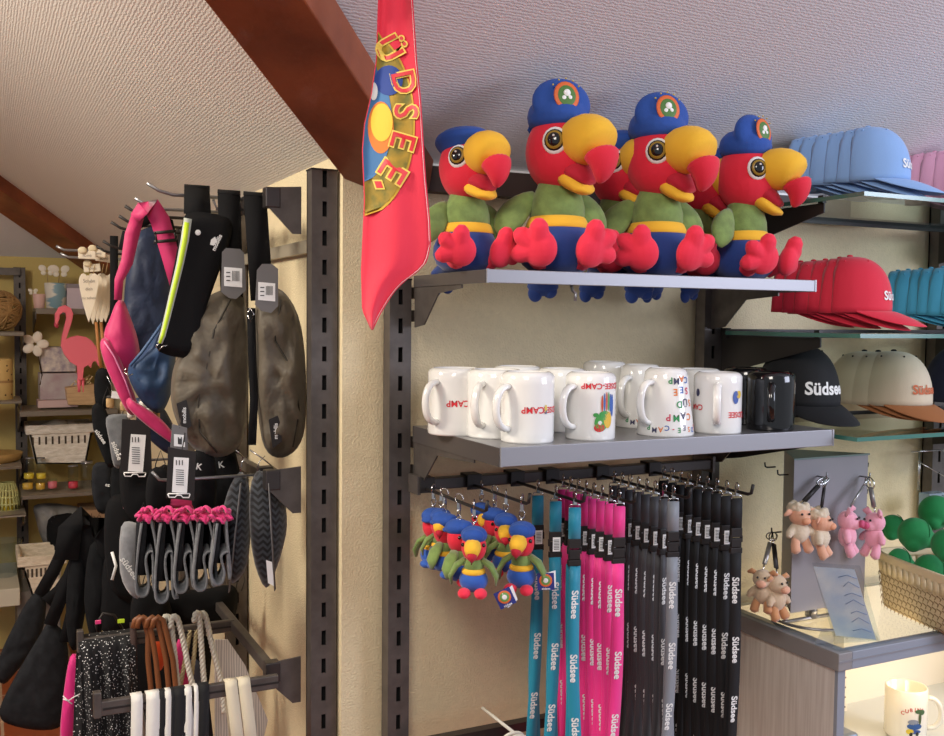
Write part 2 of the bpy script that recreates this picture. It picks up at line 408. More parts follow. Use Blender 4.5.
# ================= BANDANA =================
t=thing('bandana','red bandana flag with gold lettering hanging in front of the wooden beam','bandana',(0,0,0))
Lp=[(-60,384),(0,378),(30,377),(60,376),(95,371),(125,364),(150,362),(200,364),(270,361),(310,362),(330,371)]
Rp=[(-60,402),(0,413),(60,417),(100,421),(150,424),(180,426),(220,430),(245,431),(262,427),(272,418),(281,405),(290,396),(300,389),(315,380),(330,373)]
def ip(T_,v):
    for (a,x),(b,y) in zip(T_,T_[1:]):
        if v<=b: return x+(y-x)*(max(v,a)-a)/(b-a)
    return T_[-1][1]
def ban(u,v):
    l,r=ip(Lp,v),ip(Rp,v); s=(u-l)/max(r-l,2)
    D=1.30+.012*S(s*4.5+v*.006)+.006*S(s*9+1)+.01*(v/330)
    return at(u,v,D=D)
def banf(s,k):
    v=-60+390*k; l,r=ip(Lp,v),ip(Rp,v); p=ban(l+(r-l)*s,v); return p,V((-.1,-1,0)).normalized()
t.location=at(378,-60,D=1.3)
B().shell(banf,14,70,.0012).build('cloth',mat('red_cotton','e5304a',.8,bump=(600,.2,.001),sheen=.2),t)
off=V((-.45,-.9,0)).normalized()*.0016
def bpt(u,v,k=1): return ban(u,v)+off*k
def circ(v,cy,ry,cx,rx): q=1-((v-cy)/ry)**2; return cx+rx*math.sqrt(max(q,0))
def patch(v0,v1,rf,k,m,nm,lf=None):
    def fn(s,q):
        v=v0+(v1-v0)*q; l=ip(Lp,v)+1.2
        if lf: l=max(l,lf(v))
        return bpt(l+(max(rf(v),l)-l)*s,v,k)
    B().grid(fn,10,30).build(nm,m,t)
patch(32,216,lambda v:circ(v,124,92,364,51),1,mat('print_gold','c9a12c',.7),'print_border')
patch(34,213,lambda v:circ(v,123.5,89.5,364,49),1.4,mat('print_olive','6d6a25',.7,c2='b08c26',vscale=45),'print_ring')
patch(62,182,lambda v:circ(v,122,60,362,30),1.8,mat('print_sky','3f74a8',.7),'print_centre')
def disc(cx,cy,rx,ry,k,m,nm):
    b=B()
    def fn(s,q):
        th=2*PI*s; u=cx+rx*q*C(th); v=cy+ry*q*S(th); u=max(u,ip(Lp,v)+1.2); return bpt(u,v,k)
    b.grid(fn,24,4).build(nm,m,t)
disc(389,81,14,15,2.2,mat('print_blue','1f3f8f',.7),'print_disc')
disc(381,128,13,26,2.2,mat('print_orange','dc7a28',.7),'print_disc')
disc(382,123,11,19,2.6,mat('print_yellow','efc33a',.7),'print_disc')
disc(374,92,4,9,2.7,whi,'print_disc')
for ch,u,v,a,sz in (('Ü',388,50,62,34),('D',403,83,78,32),('S',405,112,92,33),('E',402,141,106,34),('E',392,171,122,38)):
    a=math.radians(a)
    for m_,bd,k,nm in ((mat('print_yellow2','f0d060',.7),.055,2.4,'letter_outline'),(inkr,.01,2.9,'letter')):
        B().text(ch,lambda x,y:bpt(u+(x*C(a)+y*S(a)),v+(x*S(a)-y*C(a)),k),sz,bd).build(nm,m_,t)
for m_,s_,k_ in ((mat('print_yellow2','f0d060',.7),6.5,2.4),(inkr,4.5,2.9)): B().grid(lambda s,q:bpt(379+(s-.5)*s_*1.5+(q-.5)*s_*.5,185+(q-.5)*s_*1.5,k_),4,4).build('dot',m_,t)
B().tube([bpt(ip(Rp,v)-1.5,v,.6) for v in range(0,328,6)],.0003,5).build('hem_stitch',whi,t)
B().tube([at(393,-62,D=1.3)+V((0,0,0)),at(393,-62,D=1.3)+V((0,0,.12))],.002,6).build('cord',whi,t)
# ================= PLUSH PARROTS =================
def parrot(loc,rz,label,hy=0,hp=0,sc=1,capstyle=0,group='plush parrots on the upper shelf',wing=(1,1)):
    t=thing('plush_parrot',label,'plush toy',loc,rz,group); t.scale=(sc,)*3
    def bd(b,n,m,p=t,**k): return b.build(n,m,p,world=False,**k)
    # body
    st=lambda zs:[(0,(-.004+.02*(.1-z)*0),z) for z in zs]
    z=[0,.004,.014,.03,.045,.06,.07]; r=[.02,.04,.052,.058,.057,.050,.046]
    b=B(); b.loft(st(z),[(q*.95,q) for q in r],(0,1,0),24); bd(b,'trousers',blu)
    z=[.066,.069,.076,.082,.085]; r=[.046,.0485,.046,.043,.040]
    b=B(); b.loft(st(z),[(q*.95,q) for q in r],(0,1,0),24); bd(b,'waistband',yel)
    z=[.08,.086,.1,.115,.128,.14]; r=[.040,.042,.041,.037,.031,.028]
    b=B(); b.loft(st(z),[(q*.92,q) for q in r],(0,1,0),24); bd(b,'torso',grn)
    # feet
    for s in (-1,1):
        b=B(); R=(RZ(s*.5)@RX(.25)).to_3x3(); c=V((s*.038,-.070,.034))
        b.ell(c,(.027,.017,.028),R)
        for a in (95,38,-14) if s>0 else (85,142,194):
            a=math.radians(a); d=R@V((C(a),-.1,S(a))); b.loft([c,c+d*.023,c+d*.034,c+d*.043],[.0145,.0145,.0135,.006],(0,1,0),12)
        b.loft([c+V((0,.012,-.004)),V((s*.03,-.03,.02))],[.014,.018],(0,0,1),12)
        bd(b,'foot',foot,remesh=.0022,smooth=4)
    # wings
    for s in (-1,1):
        w_=wing[0 if s<0 else 1]
        sh=V((s*.033,0,.118)); e=V((s*(.052+.032*w_),-.008-.01*w_,.048+.004*w_)); m_=(sh+e)/2+V((s*.014,0,.006)); pts=[]; 
        for i in range(9):
            k=i/8; pts.append(sh*(1-k)**2+m_*2*k*(1-k)+e*k*k)
        rr=[.008,.014,.018,.021,.0225,.0225,.020,.014,.004]
        b=B(); b.loft(pts,[(q*.42,q) for q in rr],(s*.35,-1,.25),14); bd(b,'wing',grn,smooth=0)
    # tail hanging behind the shelf
    b=B(); b.loft([(0,.03,.02),(0,.07,.014),(0,.10,.004),(0,.110,-.016),(0,.111,-.030)],[(.016,.02),(.013,.022),(.012,.024),(.010,.026),(.004,.016)],(0,1,0),14)
    b.ell((-.012,.111,-.026),(.012,.007,.014)); b.ell((.012,.111,-.022),(.012,.007,.012)); bd(b,'tail',blu)
    # head group
    H=T((0,-.004,.180))@RZ(hy+.22)@RX(hp)@M.Scale(1.12,4)
    def hd(b,n,m,p=t,**k): b.xf(H); return bd(b,n,m,p,**k)
    b=B(); b.ell((0,0,0),(.043,.045,.053),n=24,m=16); b.ell((0,-.006,-.014),(.042,.042,.038),n=20,m=12); hd(b,'head',red,remesh=.003,smooth=6)
    up=[(0,-.02,-.002),(0,-.036,.009),(0,-.053,.012),(0,-.069,.008),(0,-.081,-.004)]
    b=B(); b.loft(up,[(.023,.021),(.033,.031),(.035,.0335),(.033,.032),(.0275,.0285)],(0,0,1),20); ub=hd(b,'upper_beak',yel,sub=1)
    b=B(); b.loft([(0,-.077,-.006),(0,-.082,-.017),(0,-.083,-.029),(0,-.080,-.040),(0,-.075,-.048)],[(.0255,.0265),(.021,.0225),(.016,.0175),(.010,.011),(.003,.003)],(0,-1,0),18); b.xf(H); bd(b,'beak_tip',red,ub,sub=1)
    b=B(); b.loft([(0,-.02,-.033),(0,-.036,-.043),(0,-.050,-.053),(0,-.060,-.057)],[(.014,.024),(.012,.026),(.008,.019),(.003,.006)],(0,0,1),16); lb=hd(b,'lower_beak',yel)
    b=B(); b.loft([(0,-.022,-.024),(0,-.042,-.031),(0,-.058,-.044)],[(.014,.023),(.0135,.0235),(.005,.013)],(0,0,1),14); b.xf(H); bd(b,'mouth',redd,lb)
    for s in (-1,1):
        n=V((s*.80,-.60,.10)).normalized(); c=V((n.x*.040,n.y*.045,n.z*.05+.004)); R=n.to_track_quat('Z','Y').to_matrix()
        b=B(); b.ell(c,(.0165,.0185,.006),R); e=hd(b,'eye',wht)
        for rr,m_,k,nm in ((.0135,blkp,.0035,'eye_rim'),(.0118,gold,.0048,'iris'),(.0090,blkp,.0062,'pupil')):
            b=B(); b.ell(c+n*k,(rr,rr*1.08,.004),R); b.xf(H); bd(b,nm,m_,e)
        b=B(); b.ell(c+n*.0105+V((0,0,.004)),.0016); b.xf(H); bd(b,'glint',wht,e)
    # cap
    CP=H@T((0,.002,.041))@RZ(-.42)
    b=B()
    if capstyle==0:
        b.lathe([(.034,-.010),(.039,-.004),(.041,.006),(.038,.018),(.030,.027),(.014,.032),(.002,.033)],n=24)
        b.ell((0,-.014,.021),(.041,.017,.035),RX(-.2).to_3x3(),20,12); b.loft([(0,.03,-.006),(0,.046,-.012)],[(.012,.034),(.004,.022)],(0,0,1))
        bc,bn=V((0,-.0325,.027)),V((0,-1,.22)).normalized()
    else:
        b.lathe([(.037,-.016),(.043,-.008),(.047,.0),(.044,.009),(.032,.017),(.014,.021),(.002,.022)],n=24)
        b.ell((0,.030,-.008),(.032,.024,.008)); bc,bn=None,None
    b.xf(CP); cp=bd(b,'cap',capb,remesh=.0028,smooth=4)
    if bc is not None:
        R=bn.to_track_quat('Z','Y').to_matrix(); 
        for rr,m_,k,nm in ((.0175,org,.001,'badge'),(.013,mat('badge_green','4f7a3a',.6),.002,'badge_centre')):
            b=B(); b.ell(bc+bn*k,(rr,rr*1.15,.0022),R,20,8); b.xf(CP); bd(b,nm,m_,cp)
        b=B()
        for dx,dz,rr in ((0,.003,.005),(-.004,-.004,.004),(.004,-.003,.0035)): b.ell(bc+bn*.0032+V((dx,0,dz)),(rr,.0022,rr))
        b.xf(CP); bd(b,'badge_figure',wht,cp)
        b=B()
        for k in range(5):
            a=math.radians(40+25*k); b.ell(bc+V((C(a)*.023,.003,S(a)*.025-.002))+bn*.001,(.0012,.0012,.0012))
        b.xf(CP); bd(b,'stars',mat('star_gold','c9b04a',.5),cp)
    return t
def pp(u,Y): p=at(u,270,Y=Y); return V((p.x,Y,ZT))
parrot(pp(465,1.455),-.05,'leftmost plush parrot, with a flat navy cap, beside the red bandana',hy=-.05,hp=-.12,capstyle=1,sc=.93,wing=(.6,.3))
parrot(pp(556,1.405),-.35,'tallest plush parrot with a badged blue cap, second from left in front',hy=.35,sc=1.09,wing=(1.1,.2))
parrot(pp(616,1.475),-.2,'plush parrot half hidden behind the second and third front parrots',hy=.1,hp=-.08,sc=1.03,capstyle=1,wing=(.4,.4))
parrot(pp(655,1.395),-.40,'plush parrot with badged blue cap and raised head, third of the front row',hy=.4,sc=1.08,wing=(1,.2))
parrot(pp(693,1.48),.1,'plush parrot behind, its cap hidden and beak peeking out right of the third parrot',hy=.2,hp=.1,sc=1.0,capstyle=1,wing=(.2,.2))
parrot(pp(741,1.40),.25,'rightmost plush parrot, leaning forward beside the light blue caps',hy=.12,hp=.03,sc=1.02,wing=(1.2,.2))
# ================= MUGS =================
def wrap(P,r,a0,z0,s=1,flip=True,r1=None,z1=None,h=.095):
    """map text x,y to a cylinder around P; flip = upside down"""
    def fn(x,y):
        if flip: x,y=-x,-y
        z=z0+y; rr=r if r1 is None else r+(r1-r)*z/h
        a=a0+x/rr; return V(P)+V((C(a)*(rr+.0004),S(a)*(rr+.0004),z))
    return fn
def mug(u,v,Y,ha,label,r=.041,h=.094,r1=None,m=cer,prints=(),group='mugs on the lower shelf',flip=True,z=ZM,inside=None,name='mug'):
    """upside-down mug; ha = direction of the handle; prints = (text,a_offset,z,size,material,bold)"""
    h*=1.15; r*=1.1; r1=(r1*1.1 if r1 else r); P=at(u,v,Y=Y); P=V((P.x,Y,z)); t=thing(name,label,'mug',P,0,group)
    if flip: prof=[(r-.004,0),(r-.001,0),(r,.003)]+[(r+(r1-r)*k/8,.003+(h-.010)*k/8) for k in range(1,9)]+[(r1-.003,h-.003),(r1-.006,h-.001),(r1-.008,h),(r1-.010,h-.0005),(r1-.011,h-.004),(.005,h-.005),(.002,h-.005)]
    else: prof=[(.01,.002),(r-.007,0),(r-.003,.002),(r,.008),(r,h*.5),(r,h-.002),(r-.002,h),(r-.004,h-.002),(r-.004,.01),(r-.012,.006),(.002,.006)]
    B().lathe(prof,P,40).build('body',m,t)
    d=V((C(ha),S(ha),0)); b=B(); zc=h*.5; hr=h*.30; pts=[]
    rm=(r+r1)/2
    for k in range(15):
        a=-PI/2+PI*k/14; pts.append(P+d*(rm-.003+abs(C(a))**.7*.029)+V((0,0,zc+S(a)*hr)))
    b.loft(pts,[(.0052,.0068)]*15,d,10); b.build('handle',m,t)
    for tx,ao,zz,sz,mm,bo in prints:
        B().text(tx,wrap(P,r+.0002,ha+ao,zz*1.1,flip=flip,r1=r1+.0002,h=h),sz*1.1,bo).build('lettering',mm,t)
    return t,P
def blobs(t,P,r,ha,items,flip=True):
    for ao,zz,rx,rz_,c in items:
        b=B()
        def fn(s,q): 
            a=ha+ao+q*rx*C(2*PI*s)/r; R_=r*1.1; return P+V((C(a)*(R_+.0008),S(a)*(R_+.0008),1.1*(zz+q*rz_*S(2*PI*s))))
        b.grid(fn,16,3).build('print',mat('mug_ink_'+c,c,.4),t)
QL=math.radians(-118-90+26) # handle towards camera-left
ca=math.radians(-118)       # towards the camera
HL=math.radians(200)
RED=inkr
mug(455,428,1.47,math.radians(203),'white mug furthest left on the shelf, red text at its right edge',prints=(('SÜDSEE-CAMP',1.42,.048,.013,RED,.02),))
mug(495,434,1.41,math.radians(216),'white mug second from left, handle facing the viewer, half hidden',prints=())
t_,P_=mug(527,442,1.335,math.radians(196),'frontmost white mug with a thin red camp logo, at the shelf corner',r=.0375,h=.094,prints=(('SÜDSEE',1.93,.047,.0115,RED,.02),('CAMP',1.0,.047,.0125,RED,.02)))
blobs(t_,P_,.0378,math.radians(196),((1.5,.048,.0022,.006,'d8c04a'),(1.5,.044,.002,.003,'3a4a7a')))
t_,P_=mug(590,436,1.33,math.radians(196),'white mug with a green and yellow dinosaur print and red text',r=.036,h=.092,prints=(('SÜDSEE-CAMP',1.35,.078,.0115,RED,.02),))
blobs(t_,P_,.0362,math.radians(196),((1.15,.026,.010,.012,'4aa04a'),(1.08,.019,.008,.006,'cf2b33'),(1.1,.026,.003,.003,'e8e8e0'),(1.45,.03,.007,.012,'e2b62f'),(1.3,.037,.009,.006,'3f9a48'),(.93,.037,.004,.003,'3f9a48'),
  (1.18,.053,.0015,.012,'c8502f'),(1.28,.055,.0015,.013,'3b62ae'),(1.38,.056,.0015,.014,'c8502f'),(1.48,.056,.0015,.014,'4f9a50'),(1.58,.054,.0018,.013,'3b62ae'),(1.68,.05,.003,.016,'3b62ae')))
cols=[mat('ink_'+c,c,.5) for c in ('e07a28','3c3c5c','2f8f4f','c92f56','2c5ea8')]
def fun_mug(u,v,Y,label,ha):
    t_,P_=mug(u,v,Y,math.radians(ha),label,r=.043,r1=.0315,h=.096)
    for tx,zz,sz,a0 in (('SÜDSEE-CAMP',.012,.0105,1.15),('CAMP',.03,.014,1.2),('SÜD',.050,.014,1.5),('SEE',.068,.014,1.35),('CAMP',.084,.013,1.25)):
        for i,ch in enumerate(tx):
            a=a0-(-(len(tx)-1)/2+i)*sz*.78/.037
            B().text(ch,wrap(P_,.0477,math.radians(ha)+a,(zz+.002*S(i*2))*1.1,r1=.0351,h=.1056),sz*1.1,.02).build('lettering',cols[(i+int(zz*1000))%5],t_)
    return t_
fun_mug(665,434,1.33,'tapered white mug covered in colourful upside-down camp lettering',196)
fun_mug(640,420,1.45,'tapered white mug behind, orange and green lettering, left of the front tapered mug',203)
t_,P_=mug(717,430,1.325,math.radians(229),'white mug with a round red and blue print, handle facing the viewer',r=.0365,h=.089,prints=(('SÜDSEE',1.02,.03,.012,RED,.02),('CAMP',-1.05,.04,.012,RED,.02)))
blobs(t_,P_,.0366,math.radians(229),((.82,.056,.006,.010,'3555a0'),(1.0,.06,.006,.006,'d9b63a'),(-.9,.062,.004,.006,'3c3c5c')))
mug(770,427,1.325,math.radians(228),'front glossy black mug with a pale print at the right edge',r=.037,h=.088,m=blkp)
tb=bpy.context.scene.objects['mug.007'] if 'mug.007' in bpy.context.scene.objects else None
mug(745,420,1.42,math.radians(236),'glossy black mug hidden behind the front black mug',r=.037,h=.09,m=blkp)
mug(517,424,1.50,math.radians(20),'plain white mug behind the frontmost mug, only its base ring showing',r=.038,h=.094)
mug(561,427,1.45,math.radians(60),'plain white mug behind, left of the dinosaur print mug',r=.038,h=.092)
mug(604,414,1.53,math.radians(60),'white mug at the back with tiny black text near its base',r=.036,h=.098,prints=(('SÜDSEE-CAMP',2.55,.085,.008,inkb,.02),))
mug(697,420,1.45,math.radians(60),'plain white mug at the back, left of the black mugs',r=.038,h=.088)
# pale silhouette print on the black mug
for o in [o for o in col.objects if o.get('label','').startswith('front glossy black')]:
    P=o.location; b=B(); 
    def fn(s,q): 
        a=math.radians(228)+1.65+.38*s*(1-.3*S(q*9)); return V((C(a)*.0413,S(a)*.0413,.013+.068*q*1.0-.01*s))
    b.grid(fn,6,10).build('print',mat('pale_ink','b9b6a4',.5),o,world=False)
# ================= LANYARD RAIL AND HOOKS =================
zr=at(430,484,Y=1.57).z
t=thing('hook_rail','long dark steel rail carrying the lanyard and keyring hooks','rail',(1.0,1.575,zr-.012))
B().bx((UX[0]+.02,1.565,zr-.010),(UX[1]-.02,1.585,zr+.010)).build('bar',barm,t,bev=.002)
b=B()
for x in (UX[0]+.022,UX[1]-.026): b.bx((x-.003,1.56,zr-.016),(x+.003,1.605,zr+.016))
b.build('end_bracket',upr,t)
def hook(x,y0,y1,label,z=zr,up=.012):
    t=thing('display_hook',label,'hook',(x,y0,z-.02),0,'display hooks on the lanyard rail')
    b=B(); b.bx((x-.014,y0+.014,z-.013),(x+.014,y0+.018,z+.014)); b.bx((x-.014,y0-.012,z+.010),(x+.014,y0+.018,z+.014)); b.bx((x-.014,y0-.013,z-.013),(x+.014,y0-.010,z+.014)); b.build('clip',blk,t,bev=.001)
    B().tube([(x,y0-.01,z-.006),(x,y1+.012,z-.006),(x,y1+.004,z-.003),(x,y1,z+up)],.0028,8).build('prong',blk,t); return t
HK=[(.684,1.33,'hook at the left end of the rail holding the front plush parrot keyrings'),(.775,1.36,'second hook on the rail holding more plush parrot keyrings'),(.862,1.335,'hook holding the teal lanyards'),
    (.935,1.30,'hook holding the pink lanyards'),(1.045,1.30,'hook holding the grey lanyards'),(1.165,1.285,'hook holding the black lanyards, its turned-up tip showing at the right')]
for x,y1,l in HK: hook(x,1.57,y1,l)
ZH=zr-.006
# ---- lanyards
def lanyard(m,ink,sd,rz,side_tag=False):
    """hangs from z=0 downwards, strap faces -Y"""
    rnd=random.Random(sd)
    t=thing('lanyard','x','lanyard',(0,0,0),rz)
    def bd(b,n,mm,p=t): return b.build(n,mm,p,world=False)
    b=B(); pts=[(0,.0055*S(a),-.002+.0065*C(a)-.003) for a in [2*PI*k/14 for k in range(15)]]; b.tube(pts,.0011,6)
    b.box((0,0,-.016),(.006,.005,.010)); b.tube([(-.009,0,-.024),(-.008,0,-.021),(.008,0,-.021),(.009,0,-.024),(.009,0,-.028),(-.009,0,-.028),(-.009,0,-.024)],.001,6); bd(b,'clasp',chrome)
    w=.0195
    b=B(); b.ribbon([(0,.002,-.026),(0,.0022,-.05),(0,.002,-.078)],w,(1,0,0),.0012); b.ribbon([(0,-.002,-.026),(0,-.0025,-.05),(0,-.002,-.078)],w,(1,0,0),.0012); bd(b,'short_strap',m)
    b=B(); b.box((0,0,-.085),(.021,.009,.016)); b.box((0,0,-.103),(.019,.008,.016)); b.box((0,0,-.1165),(.022,.009,.010)); b.box((-.0105,0,-.096),(.003,.007,.012)); b.box((.0105,0,-.096),(.003,.007,.012)); bk=b.build('buckle',blk,t,bev=.0012,world=False)
    if side_tag:
        b=B(); b.box((.001,-.0052,-.098),(.013,.0008,.024)); g=bd(b,'price_label',wht); b=B()
        for k in range(7): b.box((.001,-.0058,-.106+k*.0026),(.009,.0004,.0009))
        b.build('barcode',bar,g,world=False)
    # long loop, two legs drifting slightly apart
    dx=[rnd.uniform(-.006,.006) for _ in range(2)]; tw=rnd.uniform(.02,.35); L=.44
    for j in range(2):
        pts=[];wd=[]
        for k in range(15):
            q=k/14; pts.append(V((dx[j]*q*q*2+.002*S(q*7+sd+j*2),(.004 if j else -.003)*(1+q*1.2)+.002*S(q*5+sd),-.120-L*q))); a=(tw*S(q*4.0+j*2+sd)); wd.append((C(a),S(a),0))
        b=B(); b.ribbon(pts,w,wd,.0012); bd(b,'long_strap',m)
        if j==0:
            b=B()
            for i,z0 in enumerate([-.185,-.29,-.395,-.5]):
                q=(-z0-.12)/L
                def fn(x,y):
                    qq=(-(z0-x)-.12)/L; k=min(max(qq*14,0),13.999); i0=int(k); f=k-i0; p=pts[i0].lerp(pts[i0+1],f); a=V(wd[i0]).lerp(V(wd[i0+1]),f)
                    nn=V((a.y,-a.x,0)); return p+a*y+nn*.0012
                b.text('Südsee',fn,.0165,.03)
            bd(b,'lettering',ink)
    return t
teal=mat('teal_ribbon','138aa6',.55,sheen=.3); pink=mat('pink_ribbon','f0308c',.6,sheen=.3); grey=mat('dark_grey_ribbon','3c3c40',.6,sheen=.2); lgrey=mat('light_grey_ribbon','84898f',.55,sheen=.3); blr=mat('black_ribbon','0e0e10',.75)
def row(m,x,y0,y1,n,colr,grp,last,dxs=0,first=None,m_last=None):
    pr=[lanyard(m,whi,k*3+int(x*50),0,side_tag=(k==0)) for k in range(2)]
    for k in range(n):
        q=k/max(n-1,1); y=y0+(y1-y0)*q; p=V((x+dxs*q,y,ZH+.014)); rz=random.uniform(-.35,.05)
        if k==n-1: l=last
        elif k==0: l='rearmost %s lanyard, nearest the wall'%colr
        elif n==3: l='middle one of the three %s lanyards'%colr
        else: l='%s lanyard, %s from the front of its hook'%(colr,['','second','third','fourth','fifth','sixth','seventh','eighth'][n-1-k])
        if k<n-2: o=dup(pr[0],p,l,rz,group=grp)
        else:
            o=pr[0] if k==n-2 else pr[1]; o.location=p; o.rotation_euler=(0,0,rz if k<n-1 else -.25); o['label']=l; o['group']=grp
            if k==n-1 and m_last:
                for ch in o.children:
                    if 'strap' in ch.name: ch.data=ch.data.copy(); ch.data.materials[0]=m_last
row(teal,.862,1.485,1.365,3,'teal','teal lanyards','front teal lanyard, nearest the pink lanyards')
row(pink,.935,1.52,1.345,8,'pink','pink lanyards','frontmost pink lanyard with its name print facing out')
row(grey,1.045,1.52,1.345,8,'dark grey','grey lanyards','frontmost lanyard of the grey row, lighter grey than the rest',m_last=lgrey)
row(blr,1.165,1.53,1.325,9,'black','black lanyards','frontmost black lanyard, rightmost of all the lanyards')
# ---- parrot keyrings
def keyparrot():
    t=thing('parrot_keyring','x','keyring')
    def bd(b,n,mm,p=t,**k): return b.build(n,mm,p,world=False,**k)
    b=B(); b.tube([(0,.006*S(a),-.004+.006*C(a)) for a in [2*PI*k/14 for k in range(15)]],.0009,6); b.box((0,0,-.014),(.004,.004,.009)); b.tube([(.0035*S(a),0,-.022+.005*C(a)) for a in [2*PI*k/10 for k in range(11)]],.0009,6); b.tube([(0,.003*S(a),-.029+.004*C(a)) for a in [2*PI*k/10 for k in range(11)]],.0008,6); bd(b,'clasp',chrome)
    z=-.034
    b=B(); b.ell((0,0,z-.022),(.0155,.0155,.019)); hd_=bd(b,'head',red)
    b=B(); b.ell((0,.001,z-.008),(.0165,.0175,.0115)); b.ell((0,-.009,z-.007),(.0135,.010,.009)); b.ell((0,.015,z-.012),(.010,.008,.004)); bd(b,'cap',capb,remesh=.0013,smooth=3)
    b=B(); b.loft([(0,-.008,z-.022),(0,-.016,z-.019),(0,-.023,z-.022),(0,-.027,z-.027)],[(.008,.008),(.011,.0105),(.0095,.0095),(.007,.007)],(0,0,1),12); bk=bd(b,'beak',yel)
    b=B(); b.loft([(0,-.026,z-.026),(0,-.029,z-.031),(0,-.028,z-.037)],[(.007,.007),(.005,.005),(.001,.001)],(0,0,1),10); b.ell((0,-.016,z-.031),(.006,.008,.003)); bd(b,'beak_tip',redd,bk)
    b=B(); b.ell((-.0125,-.0085,z-.018),.0024); b.ell((.0125,-.0085,z-.018),.0024); bd(b,'eyes',blkp,hd_)
    b=B(); b.ell((0,0,z-.045),(.0125,.0125,.013)); bd(b,'torso',grn)
    b=B(); b.lathe([(.0125,-.004),(.0150,-.001),(.0145,.002),(.0122,.004)],(0,0,z-.052),20); bd(b,'waistband',yel)
    b=B(); b.ell((0,.001,z-.063),(.018,.0175,.015)); b.ell((0,.017,z-.072),(.010,.010,.006)); bd(b,'trousers',mat('blue_felt','2457b0',.8,sheen=.3))
    for s in (-1,1):
        b=B(); b.loft([(s*.010,0,z-.038),(s*.021,-.001,z-.045),(s*.028,0,z-.058),(s*.027,.001,z-.069)],[(.004,.006),(.004,.0095),(.003,.009),(.001,.003)],(s,0,.3),10); bd(b,'wing',grn)
        b=B(); b.ell((s*.010,-.014,z-.076),(.008,.010,.0065)); bd(b,'foot',foot)
    return t
kp=keyparrot(); first=True
lab=['plush parrot keyring furthest left, showing its back and tail','plush parrot keyring second from left with a wing spread','plush parrot keyring tucked behind the left pair','plush parrot keyring in the middle of the left hook, beak turned right','frontmost plush parrot keyring above the square blue tag',
 'plush parrot keyring at the back of the second hook','plush parrot keyring third from the front on the second hook','plush parrot keyring second from the front on the second hook','rightmost plush parrot keyring against the teal lanyards']
#  (u of clasp, top v, Y, rz, scale)
KP=[(432,490,1.53,2.2,1.0),(446,492,1.485,.5,1.0),(455,490,1.50,-.5,.9),(462,499,1.43,.6,1.02),(476,503,1.375,-.55,1.05),(492,490,1.53,-.2,.95),(504,492,1.48,.3,.95),(516,494,1.44,-.5,1.0),(534,499,1.385,-.75,1.1)]
KO=[]
for i,(u,v,Y,rz,s) in enumerate(KP):
    p=at(u,v,Y=Y); p.x=.684 if i<5 else .775; p.z=ZH+.010
    q=at(u,v,Y=Y); p.x=p.x*.5+q.x*.5 if False else p.x
    if i==0: o=kp; o.location=p; o.rotation_euler=(0,0,rz); o['label']=lab[i]
    else: o=dup(kp,p,lab[i],rz)
    o.scale=(s*1.22,)*3; o['group']='plush parrot keyrings under the shelves'; KO.append(o)
def ktag(o,dx,dz,rz,ry,big):
    p=o.location
    s=.027 if big else .016; h=s*1.02
    R=M.Rotation(rz,3,'Z')@M.Rotation(ry,3,'Y'); c=p+V((dx,-.030,dz))
    mm=navp if big else paper; b=B(); b.box(c,(s,.0006,h),R); g=b.build('hang_tag',mm,o)
    if big:
        n=R@V((0,-1,0)); b=B(); b.box(c+V((.011,.004,.0)),(s*.85,.0006,h),M.Rotation(rz+.7,3,'Z')@M.Rotation(ry,3,'Y')); b.build('tag_back',paper,o)
        for rr,m_,k in ((.0105,org,.0008),(.0075,mat('tag_green','6a9a50',.6),.0012),(.004,whi,.0016)):
            b=B(); b.ell(c+n*k+R@V((0,0,.002)),(rr,.0005,rr),R); b.build('badge',m_,g)
        B().text('südsee',lambda x,y:c+n*.0012+R@V((x,0,-.0112+y)),.005,.02).build('lettering',whi,g)
    else:
        n=R@V((0,-1,0)); B().text('%d'%7,lambda x,y:c+n*.0006+R@V((x,0,y)),.001,.0).build('lettering',inkb,g)
ktag(KO[0],.012,-.115,-.3,.3,False); ktag(KO[1],.010,-.128,-.3,-.3,False); ktag(KO[4],.040,-.150,-.45,-.45,True); ktag(KO[8],.028,-.135,-.5,-.05,True)
